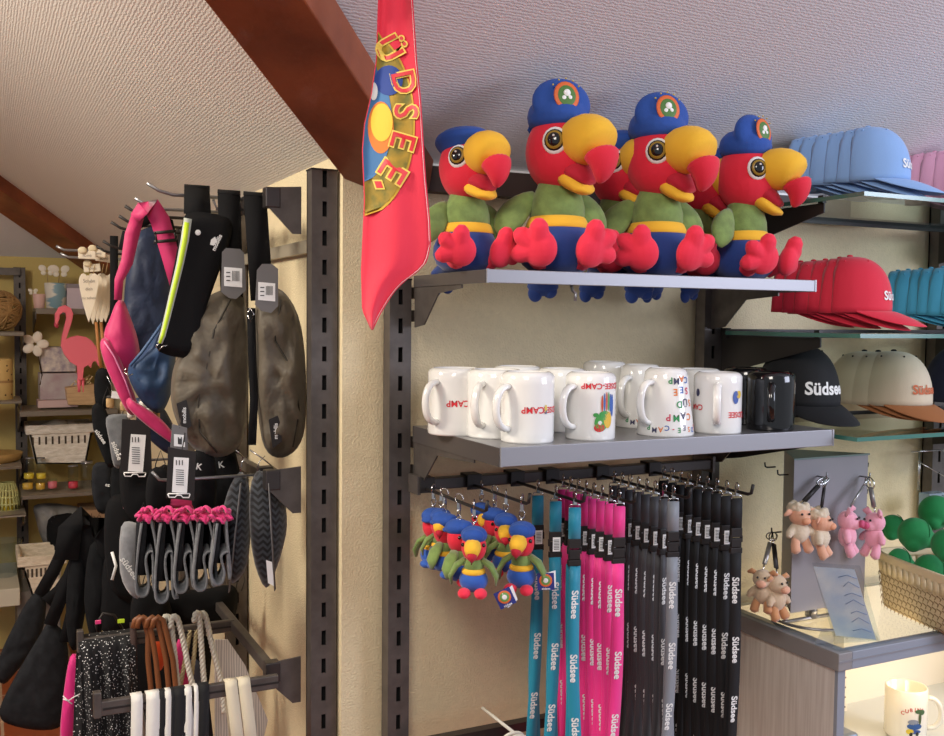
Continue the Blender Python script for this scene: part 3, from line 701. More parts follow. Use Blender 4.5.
# ================= CAPS =================
def cap(m,mb,loc,ang,label,text=None,tm=whi,tb=None,group=None,tilt=0,btn=None,sc=1,ts=.02,ty=.045,roll=0,half=False):
    """baseball cap, brim towards local -Y"""
    t=thing('baseball_cap',label,'cap',loc,0,group,rot=(tilt,roll,ang)); t.scale=(sc,)*3
    a,bb,h=.078,.092,.122
    def cr(s,q,k=0):
        th=2*PI*s; ph=PI/2*q; x=S(th); y=-C(th); fr=max(0,C(th))
        rr=C(ph)**.74 if q<1 else 0; seam=1-.012*max(0,1-abs(((s*6)%1)-.5)*-2-0) if False else 1-.010*(1-min(1,min((s*6)%1,1-(s*6)%1)*9))*C(ph)
        z=h*S(ph)**1.0*(1)+0
        yy=y*bb*rr*(1+.05*fr*S(ph*2))
        if half and yy>.018: yy=.018-(yy-.018)*.75
        return V((x*a*rr*seam*(1+k),yy*seam*(1+k)-.004*q,z*(1+k)+.0))
    b=B(); NU,NV=48,14; g=[]
    b.grid(lambda s,q:cr(s,q*.985),NU,NV); bmesh.ops.remove_doubles(b.bm,verts=b.bm.verts[:],dist=.0004)
    o=b.build('crown',m,t,world=False); md=o.modifiers.new('s','SOLIDIFY'); md.thickness=.0015; md.offset=-1
    b=B(); b.ell((0,-.004,h+.001),(.0065,.0065,.0035)); b.build('button',btn or m,t,world=False)
    b=B()
    for k in range(6):
        th=(k+.5)/6; p=cr(th,.72,.004); b.ell(p,(.0022,.0022,.0022))
    b.build('eyelets',btn or mat('eyelet_'+m.name,'55585c',.5) if btn else m,t,world=False)
    def brf(s,q):
        th=(s-.5)*2*1.18; x=S(th)*a*1.0; y=-C(th)*bb; ex=q*(max(C((s-.5)*PI),0)**.75); L=.072*ex
        p=V((x*(1+.04*q),y-L,.003-(x*x)/a*.34*ex-.032*ex**1.3)); return p,V((0,-.2,1)).normalized()
    b=B(); b.shell(brf,20,8,.003); o=b.build('brim',mb,t,world=False); md=o.modifiers.new('s','SUBSURF'); md.levels=1; md.render_levels=1
    if text:
        def fn(x,y):
            s=x/.5; q=(y+ty)/(h*PI/2)*1.06; p=cr(s,min(q,.95),.012); return p
        if tb: B().text(text,fn,ts,.05).build('lettering_outline',tb,t,world=False)
        B().text(text,lambda x,y:fn(x,y)+V((0,-.0006,0)),ts,.02 if tb else .03).build('lettering',tm,t,world=False)
    return t
lb=mat('light_blue_cotton','84aadb',.8,bump=(500,.3,.001),sheen=.2); pk=mat('pale_pink_cotton','e3a8c6',.8,bump=(500,.3,.001),sheen=.2)
rd=mat('red_cap_cotton','d8203c',.8,bump=(500,.3,.001),sheen=.2); tl=mat('teal_cotton','47a8cd',.8,bump=(500,.3,.001),sheen=.2)
bc=mat('black_cotton','131417',.85,bump=(500,.3,.001)); bg=mat('beige_cotton','cfc0a6',.8,bump=(500,.3,.001),sheen=.2); br_=mat('tan_brown_cotton','a3683d',.75,bump=(500,.3,.001)); nv=mat('navy_cotton','191d38',.85,bump=(500,.3,.001))
def stack(m,u,v,Y,ang,n,step,z,col_,grp,text,sc=1,back=.26,last=None,tm=whi):
    P=at(u,v,Y=Y); P=V((P.x,Y,z))
    d=V((S(ang),-C(ang),0))  # brim direction
    mb=None
    for k in range(n):
        q=P-d*step*k+V((0,.0015*k,.004+.0008*k if k else .018))
        if k==0: q.z=z+.038
        else: q.z=z+.037
        l=(last or 'front %s cap of its stack, lettering and whole brim showing'%col_) if k==0 else '%s cap nested in the stack, %s behind the front one'%(col_,['','first','second','third','fourth','fifth','sixth','seventh'][k])
        tl_=[0,.05,.02,.06,.03,.05,.02,.04][k]
        if k==0: cap(m,m,q,ang,l,text,group=grp,sc=sc,ts=.026,ty=.034,tm=tm,half=True)
        elif k==1: mb=cap(m,m,q,ang,l,None,group=grp,sc=sc*.985,tilt=tl_,half=True)
        else: dup(mb,q,l,rot=(tl_*.6,.02*(k%3-1),ang+.03*(k%3-1)),sc=sc*(.985-.012*k))
AN=math.radians(30)
stack(lb,864,188,1.38,AN,6,.0235,G1,'light blue','light blue caps on the top glass shelf','Südsee',sc=.88)
stack(pk,968,186,1.42,AN,6,.023,G1,'pale pink','pink caps on the top glass shelf','Südsee',sc=.88)
stack(rd,846,330,1.40,AN,6,.0225,G2,'red','red caps on the middle glass shelf','Südsee',sc=.88)
stack(tl,972,330,1.42,AN,8,.021,G2,'teal','teal caps on the middle glass shelf','Südsee',sc=.88)
P=at(796,432,Y=1.45); cap(bc,bc,V((P.x,1.45,G3+.038)),math.radians(-6),'single black cap with white lettering beside the black mug','Südsee',ts=.034,ty=.036,sc=.95)
P=at(890,428,Y=1.43); d_=V((S(AN),-C(AN),0))
bgc='beige caps on the lowest glass shelf'
cap(bg,br_,V((P.x,1.43,G3+.034)),math.radians(4),'front beige cap with tan brim and orange lettering','Südsee',tm=mat('orange_thread','c4673f',.7),group=bgc,btn=bc,ts=.028,ty=.036,sc=.88)
o=cap(bg,br_,V((P.x-.008,1.462,G3+.033)),math.radians(6),'beige cap nested second in the stack, only its crown edge showing',group=bgc,btn=bc,sc=.87)
dup(o,V((P.x-.014,1.492,G3+.033)),'beige cap at the back of the beige stack, nearest the black cap')
P=at(958,420,Y=1.44); cap(nv,nv,V((P.x,1.42,G3+.034)),AN,'navy blue cap at the right end of the lowest glass shelf','Südsee',sc=1.0)
# small black size sticker on the first pink cap
# ================= COUNTER CABINET =================
s_=.655; CX,CY,CZ=2.1126*s_,1.9754*s_,-.9083*s_
t=thing('display_cabinet','whitewashed wooden counter cabinet with a glass top and warm light inside','cabinet',(CX+.35,CY+.2,FL))
CB=1.61; CW=.80
wm=mat('whitewashed_wood','e4dfd6',.6,c2='d2cbc1',kind='noise',vscale=5,stretch=(30,30,1.2),bump=(60,.2,.001)); cin=mat('cream_laminate','efe6d2',.55); edge=mat('grey_cabinet_edge','8f959f',.5); 
B().bx((CX+.004,CY+.012,FL),(CX+.022,CB,CZ-.036)).build('side_panel',wm,t)
b=B(); b.bx((CX-.004,CY-.004,CZ-.036),(CX+.03,CB,CZ-.003)); b.build('top_side_rail',mat('grey_laminate','8d8a89',.5),t,bev=.0015)
b=B(); b.bx((CX+.03,CY-.004,CZ-.036),(CX+CW,CY+.02,CZ-.003)); b.build('top_front_rail',edge,t,bev=.0015)
B().bx((CX-.004,CY-.0055,CZ-.020),(CX+CW,CY-.004,CZ-.017)).build('rail_trim',lip,t)
B().bx((CX+.004,CY+.004,FL),(CX+.022,CY+.012,CZ-.036)).build('front_edge',edge,t)
B().bx((CX+.022,CB-.01,FL),(CX+CW,CB,CZ-.003)).build('back_panel',cin,t)
B().bx((CX+CW-.02,CY,FL),(CX+CW,CB,CZ-.036)).build('side_panel',cin,t)
b=B(); b.bx((CX+.0222,CY+.012,FL),(CX+.024,CB,CZ-.004)); b.build('inner_lining',cin,t)
CS=at(905,735,Y=CY+.13).z
B().bx((CX+.024,CY+.02,CS-.008),(CX+CW-.02,CB-.01,CS)).build('shelf_board',mat('frosted_glass','d4d6cf',.25),t)
pv=at(904,672,Y=CB-.01)
B().bx((CX+.31,CB-.04,CS),(CX+.325,CB-.01,CZ-.004)).build('inner_post',cin,t)
b=B()
for k in range(12): b.loft([(CX+.318,CB-.0405,CS+.01+.022*k),(CX+.318,CB-.0395,CS+.01+.022*k)],[.0017]*2,(1,0,0),8)
b.build('pin_holes',mat('hole_brown','4a3a2a',.9),t)
B().bx((CX+.006,CY+.006,CZ-.003),(CX+CW,CB,CZ)).build('glass_top',clear,t)
l=bpy.data.lights.new('cabinet_light','AREA'); l.shape='RECTANGLE'; l.size=.6; l.size_y=.04; l.energy=1.1; l.color=lin('ffe0b0')[:3]; lo=bpy.data.objects.new('cabinet_light',l); col.objects.link(lo); lo.location=(CX+.36,CY+.035,CZ-.05); lo.rotation_euler=(math.radians(80),0,0)
# mug in the cabinet (upright)
t_,P_=mug(905,733,CY+.13,math.radians(-42),'white mug with a car and palm print inside the lit cabinet',r=.038,h=.092,flip=False,z=CS,group=None,m=mat('cream_ceramic','f0ead8',.15,coat=.5))
del_=math.radians(-42); RD=mat('mug_ink_c33','c33a2a',.5)
for i,ch in enumerate('CUBING'): 
    a=-1.85+.19*i; B().text(ch,lambda x,y:P_+V((C(del_+a+x/.042)*.0423,S(del_+a+x/.042)*.0423,.052+.018*S(.55+i*.32)+y)),.0105,.02).build('lettering',RD,t_)
def MB_(it): blobs(t_,P_,.038,del_-.3,[(a,z,rx,rz_,c) for a,z,rx,rz_,c in it])
MB_(((-.98,.032,.014,.006,'35598f'),(-1.05,.040,.010,.005,'8a8f98'),(-1.2,.022,.007,.005,'e0c23a'),(-.98,.022,.012,.004,'35508a'),(-1.15,.017,.003,.004,'222222'),(-.85,.018,.003,.004,'222222'),(-.72,.047,.003,.012,'4a5a3a'),(-.78,.060,.008,.004,'4a6a45'),(-.62,.058,.007,.005,'4a6a45')))
# silver tin with round latch
p=at(857,733,Y=CY+.05); t=thing('metal_tin','small silver metal tin with a round latch behind the cabinet edge','tin',(p.x-.004,p.y,CS))
b=B(); b.box((p.x-.008,p.y+.03,CS+.036),(.044,.05,.072)); b.build('body',mat('silver_tin','8f99a8',.35,.7),t,bev=.008)
b=B(); b.lathe([(.011,0),(.0115,.004),(.009,.006),(.006,.006),(.006,.004),(.002,.004)],(p.x+.003,p.y+.006,CS+.054),20,RX(PI/2).to_3x3()); b.build('latch',mat('dull_silver','a9aaaa',.3,.9),t)
b=B(); b.lathe([(.014,0),(.0145,.002),(.012,.003),(.011,.002),(.002,.002)],(p.x+.0,p.y+.006,CS+.022),20,RX(PI/2).to_3x3()); b.build('embossed_disc',chrome,t)
# ================= KEYRING STAND =================
fy=1.43; pl_=at(794,470,Y=fy); pr_=at(868,470,Y=fy); xl,xr=pl_.x,pr_.x; zt=at(796,460,Y=fy).z; zb=at(800,612,Y=fy).z
t=thing('display_stand','three-sided grey metal keyring stand with a wire ring base on the cabinet','display stand',((xl+xr)/2,fy+.05,CZ))
pg=mat('grey_panel','8e8a8e',.5,.2); xm=(xl+xr)/2
tri=[(xl,fy),(xr,fy),(xm-.01,fy+.12)]
b=B(); b.slab([V((x,y,zb)) for x,y in tri],(0,0,1),zt-zb); b.build('column',pg,t,bev=.001)
B().slab([V((x,y,zt)) for x,y in [(xl-.002,fy-.002),(xr+.002,fy-.002),(xm-.01,fy+.123)]],(0,0,1),.003).build('top_plate',mat('glass_tinted_grey','6f7f7b',.4,.3),t)  # green cast of the glass above is put into the plate's colour
b=B(); b.tube([(xm-.01,fy+.04,CZ+.005),(xm-.01,fy+.04,zb)],.008,12); cx_,cy_=xm-.0,fy+.0
b.tube([(xm-.005+.085*C(a),fy+.03+.085*S(a),CZ+.004) for a in [2*PI*k/40 for k in range(41)]],.003,8); b.tube([(xm-.088,fy+.03,CZ+.004),(xm+.08,fy+.03,CZ+.004)],.004,8); b.tube([(xm-.01,fy+.03,CZ+.004),(xm-.01,fy+.03,CZ+.03)],.009,8); b.build('wire_base',steel,t)
b=B()
def smallhook(b,p,d):
    p=V(p); d=V(d); b.tube([p,p+d*.02,p+d*.024+V((0,0,.002)),p+d*.025+V((0,0,.010))],.0016,6)
h1=at(817,476,Y=fy); h2=at(860,476,Y=fy)
for h in (h1,h2): smallhook(b,(h.x,fy,h.z),(0,-1,0))
b.build('front_hooks',steel,t)
b=B()
for z in (zt-.02,zt-.03): smallhook(b,(xl,fy+.015 if z<zt-.025 else fy+.05,z),(-1,.1,0))
for z in (zt-.03,zt-.085,zt-.12): smallhook(b,(xr,fy+.02,z),(1,.1,0))
h3=at(797,530,Y=fy+.03); smallhook(b,(xl,fy+.03,h3.z),(-1,0,0)); b.build('side_hooks',blk,t)
# ---- animals
def critter(kind,loc,rz,label,group,fc,bc2,hang,rot=None,sc=1):
    t=thing(kind+'_keyring',label,'keyring',loc,rz,group,rot=rot); t.scale=(sc*1.27,)*3
    def bd(b,n,mm,p=t,**k): return b.build(n,mm,p,world=False,**k)
    b=B(); b.ell((0,0,-.040),(.015,.014,.018))
    for s in (-1,1):
        b.loft([(s*.009,0,-.032),(s*.019,-.004,-.041),(s*.022,-.006,-.047)],[.006,.006,.004],(0,1,0),10)
    bo=bd(b,'body',bc2,remesh=.0015,smooth=3)
    for s in (-1,1): 
        b=B(); b.loft([(s*.007,-.002,-.050),(s*.010,-.006,-.060),(s*.011,-.010,-.067),(s*.011,-.012,-.069)],[.0065,.007,.0075,.004],(0,1,0),10); bd(b,'leg',fc)
    b=B(); b.ell((0,0,-.016),(.0165,.0155,.0155)); b.ell((0,-.010,-.020),(.010,.010,.009)); hd=bd(b,'head',fc if kind=='sheep' else bc2,remesh=.0015,smooth=3)
    if kind=='pig':
        b=B(); b.loft([(0,-.018,-.019),(0,-.024,-.019)],[(.006,.0075),(.0055,.007)],(0,0,1),12); bd(b,'snout',mat('snout_pink','d0557a',.8),hd)
        for s in (-1,1): b=B(); b.loft([(s*.009,0,-.006),(s*.014,-.004,.002),(s*.017,-.008,.000)],[(.003,.006),(.003,.0065),(.001,.002)],(0,1,0),8); bd(b,'ear',bc2)
    elif kind=='goat':
        b=B(); b.ell((0,-.017,-.021),(.0085,.007,.0065)); bd(b,'muzzle',face_,hd)
        for s in (-1,1): b=B(); b.loft([(s*.010,0,-.008),(s*.018,-.002,-.004),(s*.024,-.003,-.007)],[(.003,.004),(.0025,.0055),(.001,.002)],(0,1,.3),8); bd(b,'ear',fc)
    else:
        b=B()
        for k in range(22):
            a=k*2.4; q=k/22; b.ell((.0135*C(a)*math.sqrt(1-(q-.3)**2),.004+.011*S(a),-.010+.012*q),.0052)
        bd(b,'wool',bc2,remesh=.0015,smooth=2)
        b=B(); b.ell((0,-.017,-.021),(.0075,.006,.0055)); bd(b,'muzzle',mat('muzzle_'+kind,'e3a07c',.8),hd)
        for s in (-1,1): b=B(); b.loft([(s*.012,0,-.010),(s*.021,-.002,-.010),(s*.028,-.003,-.014)],[(.003,.004),(.0025,.006),(.001,.002)],(0,1,.3),8); bd(b,'ear',fc)
    b=B()
    for s in (-1,1): b.ell((s*.006,-.0155,-.011),.0019)
    bd(b,'eyes',blkp,hd)
    # strap and ring up to the hook (hang is the hook position, world)
    L=V(hang); mw=M.LocRotScale(t.location,t.rotation_euler,t.scale).inverted(); Lh=mw@L
    top=V((0,0,-.001)); a=top.lerp(Lh,.15); c=top.lerp(Lh,.72); 
    b=B(); b.tube([top,a],.0012,6); b.tube([c,Lh],.0012,6); dd=(Lh-top).normalized(); sx=dd.orthogonal().normalized()
    rr=.009; ce=Lh-dd*rr*.9; b.tube([ce+(dd*C(q)+V((1,0,0))*S(q))*rr for q in [2*PI*k/20 for k in range(21)]],.0011,6); bd(b,'ring',chrome)
    b=B(); b.ribbon([a,c],.007,(1,0,0),.003); bd(b,'strap',blk if 'black' in label else mat('silver_strap','a9a6a4',.3,.6)); return t
wool=mat('cream_wool','d9c8ae',.95,sheen=.4,bump=(300,.6,.002)); face_=mat('peach_plush','e2a98a',.9,sheen=.4,bump=(500,.3,.001)); pinkp=mat('pig_plush','eea6b8',.9,sheen=.5,bump=(500,.3,.001)); tan=mat('tan_plush','c98f62',.9,sheen=.4,bump=(500,.3,.001)); cream2=mat('oat_plush','cdb394',.95,sheen=.4,bump=(400,.5,.001))
def cp(u,v,Y): return at(u,v,Y=Y)
hA=V((h1.x,fy-.022,h1.z+.0)); hB=V((h2.x,fy-.022,h2.z)); hC=V((xl-.022,fy+.03,h3.z))
g='plush sheep keyrings on the stand'
critter('sheep',cp(800,505,1.40),-.2,'left plush sheep keyring on the stand, black strap, turned left',g,face_,wool,hA)
critter('sheep',cp(821,511,1.385),.5,'right plush sheep keyring on the stand, black strap, facing right',g,face_,wool,hA)
g='plush pig keyrings on the stand'
critter('pig',cp(848,510,1.395),.55,'left plush pig keyring on the stand, facing right',g,pinkp,pinkp,hB)
critter('pig',cp(875,512,1.39),-1.6,'right plush pig keyring on the stand, turned sideways to the basket',g,pinkp,pinkp,hB)
g='small plush goat keyrings low on the left of the stand'
critter('goat',cp(763,569,1.41),-.9,'lower left plush goat keyring, head turned to the left',g,tan,cream2,hC,sc=.9)
critter('goat',cp(777,574,1.395),.1,'lower left plush goat keyring with black strap, tan legs over the glass',g,tan,cream2,hC,sc=.95)
# ================= ACRYLIC HOLDER =================
t=thing('leaflet_holder','clear acrylic leaflet holder leaning in front of the grey stand','leaflet holder',at(840,640,Y=1.33))
a0=at(833,637,Z=CZ+.001); a1=at(880,641,Z=CZ+.001); bz=at(812,563,Y=1.36); bz2=at(856,558,Y=1.40)
def quad(nm,p,m_,par,th=.002): B().slab(p,(0,-.5,.5),th).build(nm,m_,par)
bz2=bz+(a1-a0); quad('front_panel',[a0,a1,bz2,bz],clear,t)
a2_=at(818,642,Z=CZ+.001)
B().slab([at(815,645,Z=CZ+.001),at(879,641,Z=CZ+.001),at(872,628,Z=CZ+.001),at(822,630,Z=CZ+.001)],(0,0,1),.002).build('foot_plate',clear,t)
lf=mat('leaflet_paper','dbe8f8',.4,c2='ffffff',vscale=25)
def mixp(s,q): 
    lo_=a0.lerp(a1,s); hi_=bz.lerp(bz2,s); return lo_.lerp(hi_,q)+V((0,.004,-.003))
f=thing('leaflet','pale blue and white leaflet inside the clear acrylic holder','leaflet',mixp(.3,.0),group=None)
b=B(); b.slab([mixp(.12,.04),mixp(.97,.03),mixp(.92,.97),mixp(.06,.97)],(0,.5,-.3),.001); b.build('sheet',lf,f)
b=B(); 
for k in range(7): b.tube([mixp(.5+.03*(k%3),.12+.12*k)+V((0,-.0016,.001)),mixp(.7,.16+.12*k+.03*(k%2))+V((0,-.0016,.001)),mixp(.9,.12+.12*k)+V((0,-.0016,.001))],.0005,4)
b.build('printed_lines',mat('print_line_blue','6f93c4',.5),f)
# ================= BASKET WITH GREEN PLUSHES =================
wick=mat('cream_wicker','dcc9a2',.75,bump=(120,.3,.002))
ZR=CZ+.115; g0=at(870,549,Z=ZR); g1_=at(944,577,Z=ZR); ee=(g1_-g0).normalized(); en=V((-ee.y,ee.x,0)); 
if en.x<0: en=-en
hB_=.115; g0.z=CZ; BL,BW=.27,.19; bc_=g0+ee*(BL/2)+en*(BW/2)
t=thing('woven_basket','cream woven basket full of green plush toys on the cabinet','basket',(bc_.x,bc_.y,CZ))
def ring_(z,k,n=48):
    o=[]
    for a in range(n):
        th=2*PI*(a+.5)/n; x=math.copysign(abs(C(th))**.4,C(th)); y=math.copysign(abs(S(th))**.4,S(th)); p=bc_+ee*x*(BL/2)*k+en*y*(BW/2+(k-1.06)*.16); o.append(V((p.x,p.y,z)))
    return o
kk=lambda q:.985+.075*q
b=B(); b.rings([ring_(CZ+.001+hB_*q,kk(q)) for q in (0,.15,.3,.45,.6,.68)],cap=False); o=b.build('woven_body',wick,t); md=o.modifiers.new('s','SOLIDIFY'); md.thickness=.004
b=B(); b.rings([ring_(CZ+hB_*q,kk(q)+.008) for q in (.84,.88,.96,1.0)],cap=False); o=b.build('rim',wick,t); md=o.modifiers.new('s','SOLIDIFY'); md.thickness=.007
b=B(); lo_=ring_(CZ+hB_*.64,kk(.64),80); hi_=ring_(CZ+hB_*.87,kk(.87),80)
def samp(R,s): # even spacing round the ring
    L=[0]
    for i in range(len(R)): L.append(L[-1]+(R[(i+1)%len(R)]-R[i]).length)
    s=(s%1)*L[-1]
    for i in range(len(R)):
        if s<=L[i+1]: return R[i].lerp(R[(i+1)%len(R)],(s-L[i])/max(L[i+1]-L[i],1e-9))
for k in range(46): a=samp(lo_,k/46); c=samp(hi_,k/46); b.ribbon([a,c],.014,samp(lo_,(k+.3)/46)-a,.003)
b.build('slats',wick,t)
b=B()
for r in range(6):
    q=(r+.6)/9; R_=ring_(CZ+hB_*q,kk(q)+.012,80)
    for k in range(60):
        s0=(k+.5*(r%2))/60; p=samp(R_,s0); d=samp(R_,s0+.006)-p; d=d.normalized()
        b.ribbon([p,p+d*.012+V((0,0,-.003))],.0012,(0,0,1),.0008); b.ribbon([p+d*.012+V((0,0,-.003)),p+d*.009+V((0,0,-.009))],.0012,d,.0008)
b.build('weave_gaps',mat('weave_shadow_brown','8a6f4c',.9),t)
B().slab(ring_(CZ+.001,.95),(0,0,1),.003).build('base',wick,t)
gp=mat('green_plush_toy','1b8a4a',.85,sheen=.1,bump=(400,.3,.001),var=.2,vscale=30)
def gtoyP(P,r,label,sq=1,mouth=False):
    t=thing('plush_toy',label,'plush toy',P-V((0,0,r)),0,'green plush toys in the basket'); b=B()
    b.ell(P,(r,r,r*sq),n=24,m=16); b.ell(P+V((r*.55,-r*.5,-r*.3)),(r*.6,r*.6,r*.5)); b.ell(P+V((-r*.5,-r*.3,-r*.5)),(r*.55,r*.5,r*.5)); b.build('body',gp,t,remesh=.003,smooth=5)
    b=B(); b.tube([P+V((r*1.01*S(a)*.3,-r*1.01*C(a*.9),r*1.01*sq*S(a*.9))) for a in [k*.1 for k in range(0,17)]],.0008,5); b.build('seam',mat('seam_green','0f6b35',.9),t)
    if mouth: b=B(); b.ell(P+V((-r*.1,-r*.95,-r*.45)),(r*.35,r*.12,r*.1)); b.build('mouth',redd,t)
    return t
def gt(u,v,w,r,l,**k):
    d=at(u,v,D=1); c0=g0+en*BW*w; P=d*(V((c0.x,c0.y,0)).dot(en)/V((d.x,d.y,0)).dot(en)); gtoyP(P,r,l,**k)
gt(893,527,.40,.027,'leftmost green plush toy at the basket rim, beside the pig keyring')
gt(915,534,.25,.034,'rounded green plush toy in front, resting on the basket rim')
gt(936,512,.75,.036,'topmost green plush toy at the back right with a red mouth',mouth=True)
gt(948,545,.30,.032,'green plush toy at the right frame edge, leaning on the basket rim')
gt(898,562,.36,.030,'green plush toy lying low, seen through the basket slats'); gt(930,570,.36,.032,'lowest green plush toy deep in the right side of the basket')
# clear boxes and wire rack behind, right edge
P=at(930,500,Y=1.56); t=thing('plastic_box','clear plastic box with green lettered insert behind the basket','box',(P.x,P.y,P.z-.03))
B().box((P.x+.01,P.y,P.z),(.06,.03,.034)).build('case',mat('pale_blue_plastic','a9bccb',.15,trans=.4),t,bev=.002); B().box((P.x+.01,P.y-.016,P.z-.004),(.045,.001,.018)).build('insert',mat('insert_green','3d8a6a',.5),t)
b=B(); p0=at(919,452,Y=1.58)
for dx in (0,.004): b.tube([(p0.x+dx,1.58,p0.z),(p0.x+dx,1.58,p0.z-.09)],.0012,6)
b.tube([(p0.x-.01,1.575,p0.z-.02),(p0.x+.08,1.575,p0.z-.06)],.001,6); b.tube([(p0.x-.02,1.585,p0.z),(p0.x+.1,1.585,p0.z)],.0015,6)
tag(b.build('wire_rack',chrome),'thin chrome wire rack against the wall behind the basket','wire rack')
# rope edge bundles at the very bottom
zz=at(505,733,Y=1.55).z
t=thing('hook_rail','lower dark rail at the bottom edge, under the parrot keyrings','rail',(1.0,1.575,zz-.02))
B().bx((UX[0]+.02,1.565,zz-.012),(UX[1]-.02,1.585,zz+.006)).build('bar',barm,t)
ropew=mat('white_rope','d9d5c8',.9,bump=(120,.4,.002))
for u,l in ((513,'coil of white rope on the lower rail, below the parrot keyrings'),(697,'coil of white rope on the lower rail, below the black lanyards')):
    P=at(u,740,Y=1.45); b=B()
    for k in range(5): b.tube([P+V((.02*C(a)*(1+.03*k),-.012*k,.012*S(a)-.001*k)) for a in [2*PI*j/18 for j in range(19)]],.0035,6)
    b.tube([P+V((0,0,.014)),P+V((0,.115,.014))],.003,6)
    tag(b.build('rope_keyring',ropew),l,'rope','white rope coils on the lower rail')
# ================= LEFT BAG RACK =================
XB=.45
def pq(l,Y): return [at(u,v,Y=Y) for u,v in l]
def smp(l,Y): return smc(pq(l,Y),3,False)
def crossb(z,label,ya=1.69,yb=2.30):
    t=thing('crossbar',label,'crossbar',(XB,(ya+yb)/2,z-.02))
    b=B(); b.bx((XB-.008,ya,z-.010),(XB+.008,yb,z+.010)); b.build('bar',upr,t,bev=.002)
    for y in (ya,yb-.005):
        b=B(); p=[(XB-.012,y,z+.017),(.50,y,z+.022),(.50,y,z-.060),(.485,y,z-.060),(XB-.006,y,z-.018),(XB-.012,y,z-.016)]
        b.slab(p,(0,1,0),.004); b.build('bracket',upr,t)
    b=B(); b.bx((XB-.013,ya-.002,z-.017),(XB+.013,ya+.022,z+.018)); b.build('clamp',barm,t,bev=.002); return t
zT=at(300,200,Y=1.70).z; zM=at(300,478,Y=1.70).z; zL=at(274,679,Y=1.66).z
crossb(zT,'upper steel crossbar holding the strap hooks on the bag rack'); p=at(290,250,X=.555); tag(B().bx((.545,1.69,p.z-.014),(.56,2.32,p.z+.010)).build('back_bar',mat('cream_grey_metal','a9a08c',.5,.2)),'pale grey bar along the cream partition behind the olive bags','crossbar')
crossb(zM,'middle steel crossbar of the bag rack beside the zigzag knit sleeves'); crossb(zL,'lowest steel crossbar of the bag rack carrying the rope handles',1.69,2.30)
# prongs
tips=[(147,183),(135,198),(125,206),(119,216),(111,222),(103,241),(96,246)]
tlab=['nearest','second nearest','third','fourth','fifth','sixth','farthest']
for i,(u,v) in enumerate(tips):
    y=[1.86,1.98,2.08,2.2,2.32,2.55,2.7][i]; p=at(u,v,Y=y)
    t=thing('display_hook','%s of the upper wire hooks sticking out left from the bag rack'%tlab[i],'hook',(XB,y,zT),0,'upper wire hooks of the bag rack')
    zz=p.z-.018
    b=B(); b.tube([(XB,y,zz),(p.x+.045,y,zz),(p.x+.02,y,zz+.006),(p.x,y,p.z)],.0032,8); b.tube([(XB,y,zz-.02),(XB-.06,y,zz-.02),(XB-.066,y,zz-.004)],.0025,6); b.build('prong',steel if i<2 else blk,t)
    b=B(); b.bx((XB-.013,y-.012,min(zz,zT)-.016),(XB+.011,y+.012,zT+.018)); b.build('clip',blk,t)
for y,u,l in ((1.74,152,'middle wire hook holding the zigzag knit sleeves'),(2.0,120,'wire hook behind, holding black pouches')):
    p=at(u,474,Y=y); t=thing('display_hook',l,'hook',(XB,y,zM),0,'middle wire hooks of the bag rack')
    B().tube([(XB,y,zM+.004),(p.x+.03,y,zM+.004),(p.x+.012,y,zM+.006),(p.x,y,zM+.020)],.0026,8).build('prong',steel,t); b=B(); b.bx((XB-.013,y-.012,zM-.016),(XB+.011,y+.012,zM+.018)); b.build('clip',blk,t)
def rail(y,xt,z,label,x1=XB):
    t=thing('rack_rail',label,'rack arm',(xt,y,z-.01),0,'flat steel arms of the bag rack')
    b=B(); b.bx((xt,y-.006,z-.016),(x1,y+.006,z+.008)); b.build('bar',upr,t,bev=.002); b=B(); b.bx((xt-.002,y-.008,z-.018),(xt+.010,y+.008,z+.024)); b.build('end_stop',upr,t,bev=.002)
    b=B(); b.bx((xt+.012,y-.0075,z-.006),(x1,y-.0058,z-.003)); b.build('groove',blk,t); return t
rail(1.66,.153,zL,'nearest flat steel arm with white and black webbing handles'); rail(1.99,.155,zL+.004,'second flat steel arm with leather and rope handles')
p=at(66,530,Y=2.75); q=at(70,556,Y=2.45)
rail(2.75,p.x,p.z,'farthest flat steel arm behind the black felt totes'); rail(2.45,q.x,q.z,'third flat steel arm holding the black felt totes')
b=B(); b.bx((XB-.01,2.31,q.z-.012),(XB+.01,2.95,q.z+.012)); tag(b.build('crossbar',upr),'rear steel crossbar behind the hanging black bags','crossbar')
upright(.54,2.985,FL,tp,'far slotted post at the back end of the bag rack',.046)
# ---- running belt with green zip
def straploop(par,px,Y,w,m,nm='strap',wd=(1,0,0),th=.0018): return B().ribbon(pq(px,Y),w,wd,th).build(nm,m,par)
Yb=1.80
def sc_(Y,px): return px/F*(Y*1.02)
t=thing('running_belt','black running belt pouch with a neon green zip on the nearest hook','belt bag',at(190,350,Y=Yb))
b=B(); b.puff(pq([(184,217),(190,213),(204,212),(222,216),(230,220),(232,230),(228,248),(218,275),(205,312),(196,345),(190,357),(176,357),(162,353),(157,347),(161,325),(169,290),(176,255),(181,230)],Yb-.02),(-.2,-1,0),.018,k=6); b.build('pouch',bf,t)
b=B(); b.ribbon([at(197,188,Y=Yb+.05),at(197,185.5,Y=Yb+.06),at(197,188,Y=Yb+.07),at(200,240,Y=Yb+.04)],.045,(1,0,0),.002); b.ribbon([at(197,188,Y=Yb+.05),at(197,215,Y=Yb)],.045,(1,0,0),.002); b.build('waist_strap',bf,t)
zp=[(187,222),(185,240),(180,265),(174,290),(168,315),(163,335),(160,343)]
n=V((-.2,-1,0)).normalized()
def off_(l,Y,k): return [at(u,v,Y=Y)+n*k for u,v in l]
